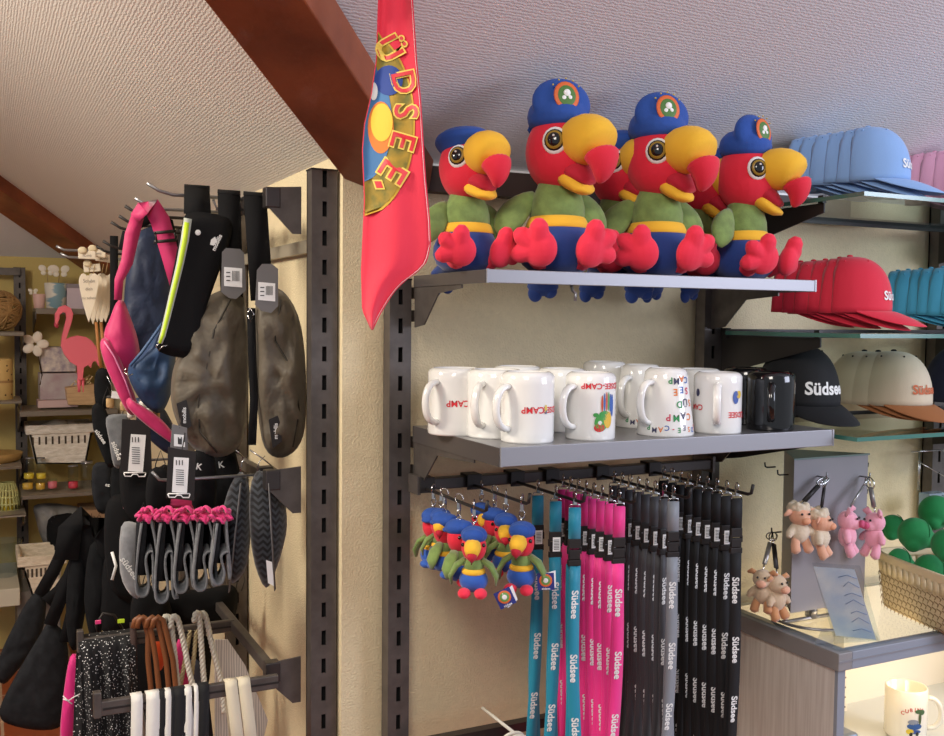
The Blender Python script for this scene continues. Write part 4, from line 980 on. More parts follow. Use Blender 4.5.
B().ribbon(off_([(188,219)]+zp[1:],Yb-.02,.0105),[.0135,.0135,.012,.0115,.0105,.0095,.008],(1,0,0),.003).build('zip_border',mat('pale_grey_tape','b7bdb0',.6),t)
B().ribbon(off_([(187,223)]+zp[1:],Yb-.02,.0118),[.008,.008,.007,.0065,.006,.0055,.004],(1,0,0),.003).build('zip',mat('neon_green','c2e02a',.5),t)
b=B(); b.tube(off_([(160,343),(156,346),(159,350),(163,346),(168,345)],Yb-.02,.013),.0012,6); b.build('zip_pull',chrome,t)
b=B(); b.ell(at(198,233,Y=Yb-.02)+n*.009,(.005,.0015,.005)); b.build('round_logo',whi,t)
def ang(cx,cy,a,Y,k): return lambda x,y:at(cx+x*C(a)+y*S(a),cy+x*S(a)-y*C(a),Y=Y)+n*k
B().text('mobilis',ang(217,243,math.radians(-65),Yb-.02,.0085),6,.03).build('lettering',whi,t); b=B(); b.slab([ang(0,0,0,Yb-.02,.008)(*q) for q in ((211,-240),(215,-237),(217,-241),(214,-246),(210,-245))],n,.001); b.build('logo_mark',whi,t)
# ---- olive waist bags
olive=mat('olive_nylon','5a5040',.6,var=.25,vscale=14,sheen=.1,bump=(22,.5,.012)); tagg=mat('grey_card','6e6c6b',.7)
def waistbag(label,out,Y,seam,strap,patch_,ta,lbl,th):
    t=thing('waist_bag',label,'waist bag',at(out[8][0],out[8][1],Y=Y),0,'olive waist bags on the nearest hook')
    B().puff(pq(out,Y),(-.1,-1,0),th,k=9,wr=.018).build('pouch',olive,t)
    nn=V((-.1,-1,0)).normalized()
    B().tube([at(u,v,Y=Y)+nn*th*.40 for u,v in seam],.0018,6).build('piping',mat('olive_dark','2e281f',.7),t)
    b=B(); (u0,v0),(u1,v1)=strap; ww=.040
    b.ribbon([at(u0,v0+3,Y=Y-.01),at(u0,v0-.5,Y=Y+.01),at(u0,v0+3,Y=Y+.03),at(u1,v1,Y=Y+.03)],ww,(1,0,0),.002); b.ribbon([at(u0,v0+3,Y=Y-.01),at((u0+u1)/2,(v0+v1)/2,Y=Y-.01),at(u1,v1,Y=Y)],ww,(1,0,0),.002); b.build('waist_strap',bf,t)
    d=lambda l,k:[at(u,v,Y=Y-th*.5-.004)+nn*k for u,v in l]
    B().slab(d(ta,0),nn,.0012).build('hang_tag',tagg,t)
    (a0,b0,a1,b1)=lbl; g=B().slab(d([(a0,b0),(a1,b0+1.5),(a1,b1+1.5),(a0,b1)],.0016),nn,.0008).build('price_label',wht,t)
    b=B()
    for k in range(6): x=a0+(a1-a0)*(.45+.07*k); b.slab(d([(x,b0+4),(x+.6,b0+4),(x+.6,b1-5),(x,b1-5)],.003),nn,.0003)
    for k in range(3): b.slab(d([(a0+2,b0+5+4*k),(a0+6,b0+5+4*k),(a0+6,b0+6+4*k),(a0+2,b0+6+4*k)],.003),nn,.0003)
    b.build('barcode',bar,t)
    q=B().slab([at(u,v,Y=Y)+nn*(th*.36) for u,v in patch_],nn,.003).build('logo_patch',blk,t); cx=sum(u for u,v in patch_)/4; cy=sum(v for u,v in patch_)/4
    B().text('mobilis',lambda x,y:at(cx-y,cy-x,Y=Y)+nn*(th*.36+.0038),5.5,.02).build('lettering',whi,t)
    return t
waistbag('left and larger olive waist bag with a grey price tag',[(222,290),(238,293),(246,304),(249,350),(248,400),(245,430),(238,448),(222,457),(205,455),(190,445),(178,425),(171,400),(173,370),(181,350),(188,333),(201,303)],1.80,[(228,300),(212,330),(205,365),(196,400),(198,430),(215,450)],((229,191),(232,300)),[(175,402),(185,398),(190,424),(181,430)],[(222,252),(226,248),(240,249),(244,253),(246,290),(236,299),(229,298),(221,292)],(224,267,242,286),.085)
waistbag('right olive waist bag, narrower, beside the tall post',[(256,300),(268,289),(283,291),(298,315),(305,355),(306,415),(301,442),(288,456),(272,456),(262,440),(257,400),(256,350)],1.74,[(278,300),(272,340),(290,370),(296,410),(290,445)],((255,193),(262,300)),[(266,418),(277,413),(279,440),(270,446)],[(257,270),(262,264),(272,264),(278,269),(278,306),(271,313),(262,311),(255,305)],(258,282,275,300),.075)
b=B(); b.ribbon(pq([(251,308),(252,350),(254,400),(252,445)],1.73),.014,(1,0,0),.004); t=tag(b.build('zip_tape',bf),'black zip edge between the two olive waist bags','zip')
b=B(); b.tube(pq([(250,308),(247,315),(251,322),(254,314),(250,308)],1.722),.0012,6); o=b.build('zip_pull',chrome,t)
# ---- pink and navy cross bags
mag=mat('magenta_nylon','c22463',.6,sheen=.2,bump=(30,.4,.006)); nvb=mat('navy_nylon','1d2b47',.6,bump=(25,.5,.008),var=.2,vscale=18); blb=mat('blue_nylon','29466b',.6,bump=(25,.5,.008),var=.3,vscale=16)
t=thing('cross_bag','magenta cross bag hanging left of the black running belt','cross bag',at(118,400,Y=2.02))
strapY=1.95
B().ribbon(pq([(135,218),(143,208),(152,207),(160,220),(166,240),(172,262),(178,285)],strapY),[.02,.03,.036,.036,.034,.032,.03],(1,-.2,.35),.002).build('strap',mag,t)
B().ribbon(pq([(139,212),(132,235),(127,262),(119,280),(118,300)],strapY+.02),[.022,.026,.022,.016,.014],(1,0,.1),.002).build('strap',mag,t)
b=B(); 
for v in (232,241): b.ribbon(pq([(154,v+1),(176,v-1)],strapY-.012),.006,(0,0,1),.004)
b.ribbon(pq([(155,232),(157,242)],strapY-.012),.003,(1,0,0),.004); b.ribbon(pq([(174,230),(176,240)],strapY-.012),.003,(1,0,0),.004); b.build('strap_slider',blk,t)
b=B(); b.puff(pq([(116,303),(123,300),(130,316),(138,340),(139,360),(128,372),(117,372),(106,352),(104,333),(110,318)],2.0),(-.3,-1,0),.05,k=6,wr=.006); b.build('pouch',mag,t)
b=B(); b.puff(pq([(100,343),(106,338),(116,350),(127,375),(137,402),(136,414),(127,412),(115,388),(104,362)],1.98),(-.3,-1,0),.03,k=5); b.build('front_pocket',mag,t)
b=B(); b.tube(pq([(104,341),(114,356),(125,380),(134,405)],1.962),.0016,6); b.build('zip',mat('pale_pink','d77fa5',.5),t)
t=thing('cross_bag','navy cross bag between the magenta bag and the running belt','cross bag',at(150,400,Y=2.05))
b=B(); b.puff(pq([(135,238),(146,228),(160,229),(170,240),(176,280),(174,320),(168,352),(150,368),(135,368),(126,345),(124,300),(128,265)],2.08),(-.2,-1,0),.05,k=6,wr=.01); b.build('panel',nvb,t)
b=B(); b.puff(pq([(163,322),(170,318),(176,340),(174,380),(168,402),(160,413),(148,408),(137,395),(128,375),(131,362),(145,350)],1.96),(-.2,-1,0),.06,k=7,wr=.014); b.build('pouch',blb,t)
B().tube(pq([(130,366),(142,352),(155,334),(166,318)],1.935),.003,6).build('zip',mat('zip_navy','3d5a80',.5),t)
B().tube(pq([(126,368),(124,372),(128,376),(133,374)],1.93),.0012,6).build('zip_pull',chrome,t)
b=B(); b.ribbon(pq([(136,222),(150,216),(166,224),(172,250)],2.0),.03,(.3,0,1),.003); b.ribbon(pq([(128,232),(124,250)],1.98),.02,(1,0,0),.006); b.build('shoulder_strap',bf,t)
b=B(); b.bx((0,0,0),(.001,.001,.001)); b=B(); b.puff(pq([(128,398),(136,402),(160,418),(178,440),(176,446),(150,428),(128,408)],1.93),(-.2,-1,0),.02); tag(b.build('cross_bag',mag),'thin magenta bag edge showing below the blue nylon pouch','cross bag')
# black banner strip at the hooks
b=B(); b.ribbon(pq([(114,236),(114,300),(113,345)],2.6),.018,(1,0,0),.012); tag(b.build('hanging_strap',bf),'black strap hanging straight down beside the wooden hearts','strap')
# ---- small black phone pouches, cork keyrings
fg=mat('grey_felt','6b6d70',.9,var=.3,vscale=70,sheen=.3); bfe=mat('black_felt','151618',.95,var=.3,vscale=70,spec=.2); dfe=mat('charcoal_felt','242528',.95,var=.3,vscale=70,spec=.2)
def pouch(name,label,out,Y,th,m,cat,grp=None,text=None,tp_=None,dx=(-.2,-1,0),wr=.004):
    t=thing(name,label,cat,at(sum(u for u,v in out)/len(out),max(v for u,v in out),Y=Y),0,grp); b=B(); b.puff(pq(out,Y),dx,th,k=6,wr=wr); b.build('body',m,t); tu=min(out,key=lambda q:q[1]); p=at(tu[0]+4,tu[1]+5,Y=Y); b=B(); b.tube([p,p+V((.003,0,.02)),p+V((.012,0,.045)),p+V((.02,0,.02)),p+V((.012,0,-.003))],.0011,5); b.build('cord',blk,t)
    if text:
        cx,cy,a,sz=tp_; nn=V(dx).normalized(); B().text(text,lambda x,y:at(cx+x*C(a)+y*S(a),cy+x*S(a)-y*C(a),Y=Y)+nn*(th*.5+.002),sz,.02).build('lettering',whi,t)
    return t
G_='felt phone pouches on the left of the bag rack'
pouch('phone_pouch','black felt phone pouch with white lettering, leftmost by the woven basket',[(92,408),(98,403),(106,410),(112,430),(117,455),(116,465),(108,467),(100,450),(93,428)],2.25,.02,bfe,'pouch',G_,'südsee',(101,436,math.radians(55),6))
pouch('phone_pouch','grey felt phone pouch half behind the first barcode card',[(106,418),(118,414),(130,418),(130,450),(124,466),(114,466),(109,440)],2.22,.02,fg,'pouch',G_,'südsee',(117,450,math.radians(70),7))
pouch('phone_pouch','tall black felt pouch above the woven basket',[(96,372),(104,368),(110,375),(111,395),(108,408),(98,408),(94,392)],2.4,.02,bfe,'pouch',G_)
pouch('phone_pouch','dark pouch below the grey one with small white letters',[(93,466),(104,462),(112,466),(113,500),(110,512),(98,512),(92,492)],2.35,.02,dfe,'pouch',G_,'ez',(108,484,math.radians(10),5))
pouch('phone_pouch','black pouch behind the cork keyrings',[(112,466),(126,462),(136,470),(136,505),(125,515),(112,508)],2.3,.02,bfe,'pouch',G_)
pouch('gym_sack','small dark navy sack behind the magenta bag bottom',[(136,398),(160,404),(176,430),(186,450),(170,455),(150,440),(138,425)],2.1,.03,nvb,'bag')
cork=mat('cork','c8a878',.8,c2='9c7a4c',vscale=60); bead=mat('white_bead','ddd6cc',.3)
for i,(u,v) in enumerate([(110,402),(124,405),(131,412),(143,405),(149,412),(156,416)]):
    Y=2.1-.02*i; P=at(u,v,Y=Y); t=thing('cork_keyring',['leftmost cork keyring over the phone pouches','cork keyring with black cap, second from left','white bead keyring left of the barcode card','white bead keyring above the first barcode card','bead keyring right of the white bead','bead keyring nearest the olive bag'][i],'keyring',P-V((0,0,.012)),0,'small bead keyrings on the left of the bag rack')
    B().loft([P+V((0,0,-.012)),P+V((0,0,-.009)),P+V((0,0,.006)),P+V((0,0,.010))],[.005,.0075,.0075,.004],(1,0,0),12).build('bead',cork if i in(0,1,5) else bead,t); b=B(); b.ell(P+V((0,0,.010)),(.0075,.0075,.004)); b.build('cap',blk if i<2 else chrome,t)
    b=B(); b.tube([P+V((0,0,.012)),P+V((.004,0,.03)),at(u-3+i,v-26,Y=Y)],.0008,5); b.build('cord',chrome,t)
o=B().slab(pq([(112,391),(122,392),(121,399),(111,398)],2.05),(0,-1,0),.001).build('price_tag',wht); tag(o,'small white price tag over the cork keyrings','price tag')
# ---- barcode cards
def bcard(label,c,Y,lb_,m=blk,back=True):
    t=thing('packaged_belt',label,'packaged belt',at(c[3][0],c[3][1],Y=Y),0,'black header cards with white barcode labels')
    nn=V((-.25,-1,0)).normalized(); B().slab(pq(c,Y),-nn,.003).build('card',m,t,bev=.0006)
    d=lambda l,k:[at(u,v,Y=Y)+nn*k for u,v in l]
    a0,b0,a1,b1,sl=lb_; B().slab(d([(a0+sl,b0),(a1+sl,b0+1),(a1,b1+1),(a0,b1)],.0008),nn,.0006).build('price_label',wht,t)
    b=B()
    for k in range(8): v=b0+(b1-b0)*(.35+.06*k); b.slab(d([(a0+4,v),(a1-3,v+.5),(a1-3,v+1.2),(a0+4,v+.7)],.0018),nn,.0003)
    for k in range(3): x=a0+4+3*k; b.slab(d([(x,b0+3),(x+1,b0+3),(x+1,b0+8),(x,b0+8)],.0018),nn,.0003)
    b.build('barcode',bar,t)
    if back:
        x0,x1,y=a0-4,a1+2,b1+2; b=B(); b.tube(d([(x0,y),(x0+1,y+3),(x0+7,y+3.2),(x0+9,y+1),(x1-8,y+1),(x1-6,y+3.4),(x1,y+3.4),(x1+1,y)],.002),.0012,5); b.tube(d([(x0,y-.5),(x1+1,y-.5)],.002),.0011,5); b.build('plastic_hanger',wht,t)
    b=B(); b.tube([at((c[0][0]+c[1][0])/2,c[0][1]+4,Y=Y),at((c[0][0]+c[1][0])/2+3,c[0][1]-14,Y=Y+.03)],.001,5); b.build('hang_loop',blk,t)
    return t
bcard('black card with a white barcode label, left above the pink-trimmed sleeves',[(122,419),(150,421),(152,474),(120,473)],1.93,(128,434,143,471,3))
bcard('black card with a white barcode label, right, in front of the middle hook',[(168,447),(196,452),(194,501),(166,498)],1.70,(172,457,187,492,2))
bcard('grey card with a small white label behind the right barcode card',[(172,424),(187,428),(188,450),(170,450)],1.74,(174,434,185,446,0),tagg,False)
pouch('packaged_belt','black packaged belt hanging behind the left barcode card',[(122,455),(150,470),(168,465),(172,500),(165,520),(140,525),(122,505)],1.99,.03,bf,'packaged belt')
# black hanging packs behind
GK='black packaged sleeves behind the barcode cards'
for i,(o,Y,l) in enumerate(([[(194,452),(214,455),(216,500),(208,512),(192,505)],1.80,'black pack with a white letter K right of the barcode card'],[[(214,452),(236,454),(240,500),(226,512),(212,505)],1.84,'black pack with a white letter K beside the zigzag sleeves'],[[(150,470),(170,472),(170,505),(160,515),(146,505)],1.9,'black pack between the two barcode cards'])):
    pouch('packaged_sleeve',l,o,Y,.02,bf,'sleeve pack',GK,'K' if i<2 else None,((199,466,.2,9),(221,464,-.15,9),None)[i])
# ---- grey folded sleeves with pink trim
sf=mat('grey_knit','76787b',.9,var=.35,vscale=120,sheen=.4); pkk=mat('hot_pink_trim','d92a78',.7,sheen=.3)
labs=['leftmost folded grey sleeve with pink scrunched top','second folded grey sleeve with pink trim','middle folded grey sleeve with pink trim','fourth folded grey sleeve with pink trim','rightmost folded grey sleeve, beside the zigzag knits']
for i,x in enumerate((143,162,181,200,217)):
    Y=1.86-.035*i; t=thing('folded_sleeve',labs[i],'sleeve',at(x,590,Y=Y),0,'grey folded sleeves with pink trim'); ex=0 if i<4 else -3
    dn=[0,6,-4,-6,-12][i]
    b=B(); b.ribbon(smp([(x-1,520),(x-5,550),(x-7,580+dn),(x-4,590+dn),(x+3,589+dn),(x+6,580+dn),(x+3,560+dn*.5),(x+4,550),(x+8,548),(x+10,556),(x+10,575+dn),(x+11,584+dn),(x+14+ex,585+dn),(x+15+ex,565),(x+12+ex,535),(x+8,518)],Y),.075,(.15,1,0),.004); b.build('knit_body',sf,t)
    b=B(); b.ribbon(pq([(x+3,520),(x+2,550),(x+1,575+dn)],Y+.028),.034,(1,0,0),.003); b.ribbon(pq([(x+1,522),(x-1,550),(x-2,575+dn)],Y-.03),.011,(1,0,0),.003); b.build('dark_lining',dfe,t)
    b=B()
    for k in range(3):
        c=at(x+4,515+2*k,Y=Y-.03+.02*k); b.tube([c+V(((.016+.003*S(a*7+i))*C(a)*(1-.1*k),.008*S(a*5+k),.010*S(a)+.004*S(a*6+k)+.004*k)) for a in [2*PI*j/60 for j in range(61)]],.0026,5)
    b.ell(at(x+4,517,Y=Y),(.011,.02,.010)); b.build('pink_trim',pkk,t)
t=pouch('grey_bag','light grey felt bag with white lettering left of the folded sleeves',[(121,527),(133,522),(140,530),(138,560),(140,596),(130,594),(120,572)],1.92,.03,mat('light_grey_felt','8b8d90',.9,var=.25,vscale=80,sheen=.3),'bag',None,'südsee',(130,566,math.radians(55),9))
b=B(); b.puff(pq([(124,498),(140,490),(165,495),(185,492),(205,495),(218,500),(214,510),(180,508),(150,512),(126,512)],2.0),(-.2,-1,0),.03,k=5,wr=.012); tag(b.build('scarf',mag),'bunched magenta fabric behind the tops of the folded sleeves','scarf')
# ---- zigzag knit sleeves
zz=mat('zigzag_knit','0e0f12',.9,sheen=.3); nt=zz.node_tree; bs=nt.nodes['Principled BSDF']; wv=nt.nodes.new('ShaderNodeTexWave'); wv.bands_direction='Z'; wv.wave_profile='SIN'; wv.inputs['Scale'].default_value=26; wv.inputs['Distortion'].default_value=0
tc=nt.nodes.new('ShaderNodeTexCoord'); sp=nt.nodes.new('ShaderNodeSeparateXYZ'); cb=nt.nodes.new('ShaderNodeCombineXYZ'); pp_=nt.nodes.new('ShaderNodeMath'); pp_.operation='PINGPONG'; pp_.inputs[1].default_value=.0075; ad=nt.nodes.new('ShaderNodeMath'); ad.operation='ADD'
nt.links.new(tc.outputs['Object'],sp.inputs[0]); nt.links.new(sp.outputs['X'],pp_.inputs[0]); nt.links.new(pp_.outputs[0],ad.inputs[0]); nt.links.new(sp.outputs['Z'],ad.inputs[1]); nt.links.new(ad.outputs[0],cb.inputs['Z'])
rp=nt.nodes.new('ShaderNodeValToRGB'); rp.color_ramp.elements[0].color=lin('0c0d10'); rp.color_ramp.elements[1].color=lin('363a40'); rp.color_ramp.elements[0].position=.4; rp.color_ramp.elements[1].position=.6
nt.links.new(cb.outputs[0],wv.inputs['Vector']); nt.links.new(wv.outputs[0],rp.inputs[0]); nt.links.new(rp.outputs[0],bs.inputs['Base Color'])
for l,o,Y,tg in (('left zigzag patterned black knit sleeve on the middle hook',[(240,472),(231,484),(224,505),(221,530),(223,560),(230,582),(238,580),(247,565),(251,530),(250,495),(247,478)],1.76,[(241,483),(229,592)]),
               ('right zigzag patterned black knit sleeve with a white labelled tag',[(257,471),(250,490),(250,530),(255,565),(266,588),(276,570),(286,535),(286,508),(279,486),(268,473)],1.73,[(269,483),(275,590)])):
    t=thing('knit_sleeve',l,'sleeve',at(o[5][0],o[5][1],Y=Y),0,'zigzag knit sleeves'); b=B(); b.puff(pq(o,Y),(-.2,-1,0),.06,k=8,pw=.6); b.build('knit_body',zz,t)
    b=B(); b.ribbon([at(u,v,Y=Y-.04) for u,v in tg],.012,(.45,1,0),.0012); g=b.build('card_tag',tagg,t)
    if 'right' in l: b=B(); b.slab([at(u,v,Y=Y-.044) for u,v in ((266,560),(272,562),(274,586),(268,583))],(-.2,-1,0),.001); b.build('price_label',wht,g)
    b=B(); b.tube([at(o[0][0],o[0][1]+4,Y=Y),at(o[0][0]+2,462,Y=Y),at(o[0][0]+8,456,Y=Y)],.0008,5); b.build('loop',chrome,t)
b=B(); b.tube(pq([(236,450),(243,457),(240,468)],1.72),.0012,6); b.tube(pq([(250,450),(262,458),(277,470)],1.72),.0012,6); tag(b.build('wire_loop',chrome),'thin wire loops under the olive waist bags','wire')
# ---- low rack: scarf, straps, ropes, webbing
sp_=mat('speckled_fabric','101012',.85,c2='e8e8e8',vscale=210,kind='dots')
nt=sp_.node_tree; rr=[n for n in nt.nodes if n.type=='VALTORGB'][0]; rr.color_ramp.elements[0].color=lin('e8e8e8'); rr.color_ramp.elements[1].color=lin('0f0f11'); rr.color_ramp.elements[0].position=.20; rr.color_ramp.elements[1].position=.25
t=thing('scarf','black scarf with white speckles folded over the second steel arm','scarf',at(105,736,Y=1.97))
Ys=1.985
def scf(s,q,fr=1):
    v=620+150*q; wl=82-10*q; wr_=137-6*q; u=wl+(wr_-wl)*s
    p=at(u,v,Y=Ys); p.z=at(u,620,Y=Ys).z-(.0 if q<0 else .30*q) ; p.y=Ys-.012*fr-.010*S(s*17+q*2)-.004*S(s*31)-.006*q; return p
zt_=zL+.016
def scf2(s,q):
    x0,x1=at(84,620,Y=Ys).x,at(137,620,Y=Ys).x; x=x0+(x1-x0)*s-.022*q*(1-s*.6); w_=.010*S(s*19+1+q)+.004*S(s*37)
    if q<.5: k=(q/.5); return V((x,Ys-.012-.008*min(1,(1-k)*5)+w_*min(1,(1-k)*3)*1-.01*(1-k),zt_-(1-k)*.26)),V((0,-1,.2)).normalized()
    k=(q-.5)/.5; return V((x,Ys+.014+.006*min(1,k*5)+w_*min(1,k*3)*.6,zt_-k*.25)),V((0,1,.2)).normalized()
B().shell(scf2,44,40,.002).build('cloth',sp_,t)
b=B()
for u,m_ in ((96,0),(118,1)): pass
b=B(); b.box(at(98,622,Y=1.975)+V((0,0,0)),(.010,.006,.006)); tag(b.build('size_clip',pkk),'small pink size marker on the steel arm above the scarf','size marker')
b=B(); b.box(at(121,621,Y=1.975)+V((0,0,0)),(.012,.006,.006)); tag(b.build('size_clip',mat('neon_green','c2e02a',.5)),'small neon green size marker on the steel arm above the scarf','size marker')
b=B(); b.box(at(157,618,Y=1.975)+V((0,0,0)),(.010,.006,.006)); tag(b.build('size_clip',mat('neon_orange','e8582a',.5)),'small orange size marker above the leather straps','size marker')
lea=mat('tan_leather','85512f',.45,bump=(80,.2,.001),var=.15,vscale=12)
ln=['leftmost tan leather handle on the second steel arm','second tan leather handle','third tan leather handle','rightmost tan leather handle, beside the ropes']
for i,(a,b1,b2) in enumerate(((139,148,152),(143,156,158),(152,166,168),(158,173,177))):
    b=B(); b.loft(pq([(a-6,628),(a-4,620),(a,617),(a+5,620),(a+9,635),(b1,660),(b1+3,690),(b2+1,722)],1.96-.006*i),[(.004,.0052)]*8,(0,1,0),10); tag(b.build('leather_loop',lea),ln[i]+(' from the scarf' if i in(1,2) else ''),'bag handle','tan leather handles on the second steel arm')
b=B(); b.ribbon(pq([(133,622),(134,660),(134,700)],1.97),.012,(1,0,0),.003); tag(b.build('webbing_loop',mat('dark_brown_webbing','3a2620',.8)),'dark brown strap between the speckled scarf and leather handles','bag handle')
def rope(label,px,Y,r=.0052,m=ropew):
    pts=[]; P=pq(px,Y)
    for i in range(len(P)-1):
        for k in range(8):
            q=k/8; a=P[max(i-1,0)];b_=P[i];c=P[i+1];d=P[min(i+2,len(P)-1)]
            pts.append(.5*((2*b_)+(c-a)*q+(2*a-5*b_+4*c-d)*q*q+(3*b_-a-3*c+d)*q**3))
    b=B(); L=0
    arc=[0]
    for i in range(1,len(pts)): arc.append(arc[-1]+(pts[i]-pts[i-1]).length)
    n_=int(arc[-1]/.0028); rs=[]
    for i in range(n_+1):
        s=arc[-1]*i/n_; j=max(k for k in range(len(arc)) if arc[k]<=s+1e-9); j=min(j,len(pts)-2); f=(s-arc[j])/max(arc[j+1]-arc[j],1e-6); rs.append((pts[j].lerp(pts[j+1],min(f,1)),s,(pts[j+1]-pts[j]).normalized()))
    for st in range(3):
        q=[]
        for p,s,t_ in rs:
            a=V((0,1,0)); a=(a-t_*a.dot(t_)).normalized(); c=t_.cross(a); th=s*2*PI/.026+st*2*PI/3; q.append(p+(a*C(th)+c*S(th))*r*.55)
        b.tube(q,r*.62,6,(0,1,0))
    return tag(b.build('rope_loop',m),label,'bag handle','twisted rope handles on the second steel arm')
Yr=1.955
rope('leftmost white rope handle, next to the leather handles',[(164,624),(165,617),(170,619),(173,640),(178,690),(180,720)],Yr)
rope('second white rope handle, arching over the steel arm',[(170,628),(173,617),(178,620),(184,645),(190,675),(197,700),(199,725)],Yr-.01)
rope('third white rope handle, near the middle of the arm',[(194,622),(196,613),(199,616),(201,640),(203,670),(207,710)],Yr-.005)
rope('rightmost white rope handle, slanting down to the right',[(199,620),(202,613),(206,618),(213,650),(221,682),(224,715)],Yr)
bei=mat('beige_rope','b9aa84',.9,bump=(120,.4,.002))
rope('left beige rope handle hanging behind the white ropes',[(190,630),(186,655),(180,690),(178,725)],Yr+.03,.004,bei); rope('right beige rope handle hanging behind the white ropes',[(196,630),(194,655),(190,690),(188,725)],Yr+.03,.004,bei)
wwb=mat('white_webbing','dedad0',.85,bump=(300,.4,.001)); bwb=mat('black_webbing','0e0e10',.85); cwb=mat('cream_webbing','d6cbb0',.9,bump=(300,.4,.001))
stp=mat('striped_webbing','e2e0da',.85)
wl=[(136,686,11,wwb,'leftmost white webbing handle on the nearest arm'),(152,684,13,wwb,'second white webbing handle, right of the leftmost'),(161.5,683,6,bwb,'narrow black webbing handle left of the thin white one'),(167,682,6,wwb,'thin white webbing handle between two black ones'),(172,681,3.5,bwb,'thinnest black webbing handle'),(179,680,11,bwb,'wide black webbing handle left of the white pair'),(187,679,7,wwb,'white webbing handle at the middle of the nearest arm'),(195,678,4,wwb,'thin white webbing handle by the last black one'),(203,677,10,bwb,'rightmost black webbing handle'),(230,674,12,cwb,'left cream webbing handle near the clamp'),(243,672,12,cwb,'right cream webbing handle near the clamp')]
for u,v,w_,m_,l in wl:
    Y0=1.66; W=w_/F*(at(u,v,Y=Y0).dot(_fw)); x=at(u,v,Y=Y0).x; z=zL+.010; sk=.012 if m_ is cwb else -.004
    b=B(); pts=[V((x+sk*1.2,Y0-.022,z-.16)),V((x+sk*.5,Y0-.016,z-.07)),V((x,Y0-.011,z-.01)),V((x,Y0-.007,z)),V((x,Y0+.007,z)),V((x+.002,Y0+.012,z-.01)),V((x+.01,Y0+.02,z-.08)),V((x+.02,Y0+.03,z-.16))]
    b.ribbon(pts,W,(1,0,0),.0018); tag(b.build('webbing_loop',m_),l,'bag handle','webbing handles on the nearest steel arm')
b=B(); b.slab(pq([(215,640),(228,640),(245,665),(268,720),(262,745),(215,745)],2.05),(0,1,0),.004); tag(b.build('tote_bag',mat('white_canvas','cfcac6',.9,c2='aaa6a6',kind='wave',vscale=6,stretch=(10,1,1))),'pale canvas tote behind the rope handles','tote bag')
pouch('bag','magenta bag edge hanging left of the speckled scarf',[(70,657),(78,655),(82,662),(80,700),(74,736),(66,745),(60,735),(64,690)],2.05,.025,mat('bright_magenta','d8217c',.6,sheen=.2),'bag')
b=B(); b.tube(pq([(63,699),(68,701),(74,697),(80,694)],1.99),.0012,6); b.tube(pq([(63,696),(68,701),(72,704)],1.99),.0012,6); tag(b.build('string',whi),'white string tied on the magenta bag','string')
b=B(); b.puff(pq([(176,645),(184,640),(190,660),(188,690),(178,690)],2.02),(0,-1,0),.01); tag(b.build('bag',pkk),'pink fabric glimpsed between the rope handles','bag')
b=B(); b.puff(pq([(154,640),(162,638),(164,665),(156,670)],2.03),(0,-1,0),.01); tag(b.build('bag',mat('neon_orange','e8582a',.5)),'orange fabric glimpsed behind the leather handles','bag')
b=B(); b.puff(pq([(186,668),(200,662),(204,700),(200,735),(184,735)],2.06),(0,-1,0),.02); tag(b.build('bag',mat('slate_fabric','3c4252',.8)),'slate blue fabric behind the white ropes','bag')
# ---- black felt totes
GT='black felt totes on the rear arms'
def tote(label,out,Y,straps,m=bfe,th=.05,grp=GT,wr=.008):
    t=thing('felt_tote',label,'tote bag',at(sum(u for u,v in out)/len(out),max(v for u,v in out),Y=Y),0,grp); b=B(); b.puff(pq(out,Y),(-.2,-1,0),th,k=7,wr=wr); b.build('body',m,t)
    for s,w_ in straps: b=B(); b.ribbon([at(u,v,Y=Y-.02+.01*i/len(s)) for i,(u,v) in enumerate(s)],w_,(1,0,-.2),.003); b.build('strap',bf,t)
    return t
tote('large black felt tote at the bottom left corner, flaring downwards',[(49,622),(58,626),(67,640),(68,680),(64,715),(58,728),(35,730),(8,724),(0,716),(2,702),(20,668),(38,638)],2.35,[([(84,535),(76,560),(62,595),(50,625)],.028),([(92,540),(84,580),(72,615),(66,642)],.028)],dfe)
tote('slender black felt tote leaning furthest left beside the cream basket',[(40,590),(46,600),(44,625),(34,650),(16,672),(4,684),(-4,675),(0,655),(14,625),(28,600)],2.6,[([(80,525),(70,535),(54,570),(40,595)],.03),([(88,520),(80,560),(60,590),(46,602)],.03)],dfe)
tote('black bag with wide strap draped over the third steel arm',[(72,548),(84,545),(88,580),(84,620),(76,650),(68,640),(66,600)],2.33,[([(66,560),(70,530),(82,515),(90,530),(94,570)],.05)])
tote('black bag with folded straps between the totes and the grey felt bag',[(90,546),(104,548),(110,580),(104,625),(92,640),(84,600)],2.3,[([(92,528),(100,526),(108,540),(112,580)],.05)])
GB='black bags filling the rack behind the folded sleeves'
for l,o,Y in (('black bag behind the left end of the second steel arm',[(104,560),(122,556),(140,580),(140,625),(122,632),(102,630)],2.28),('black bag below the folded sleeves, left part',[(138,585),(160,590),(172,610),(170,640),(140,640),(130,615)],2.12),('black bag below the folded sleeves, right part',[(165,592),(200,590),(232,585),(238,600),(230,625),(200,630),(168,632)],2.15),('black bag behind the grey felt bag',[(108,500),(130,498),(140,540),(136,600),(112,590),(104,545)],2.25),('black bag behind the leather handles',[(132,630),(180,628),(210,640),(205,700),(180,740),(140,740),(128,690)],2.2)):
    pouch('bag',l,o,Y,.04,bf,'bag',GB)
b=B(); b.tube(pq([(98,640),(96,625),(103,613),(114,615),(122,628),(120,640)],2.2),.003,6); tag(b.build('wire_bow',blk),'thin black curved handle above the speckled scarf','bag handle')
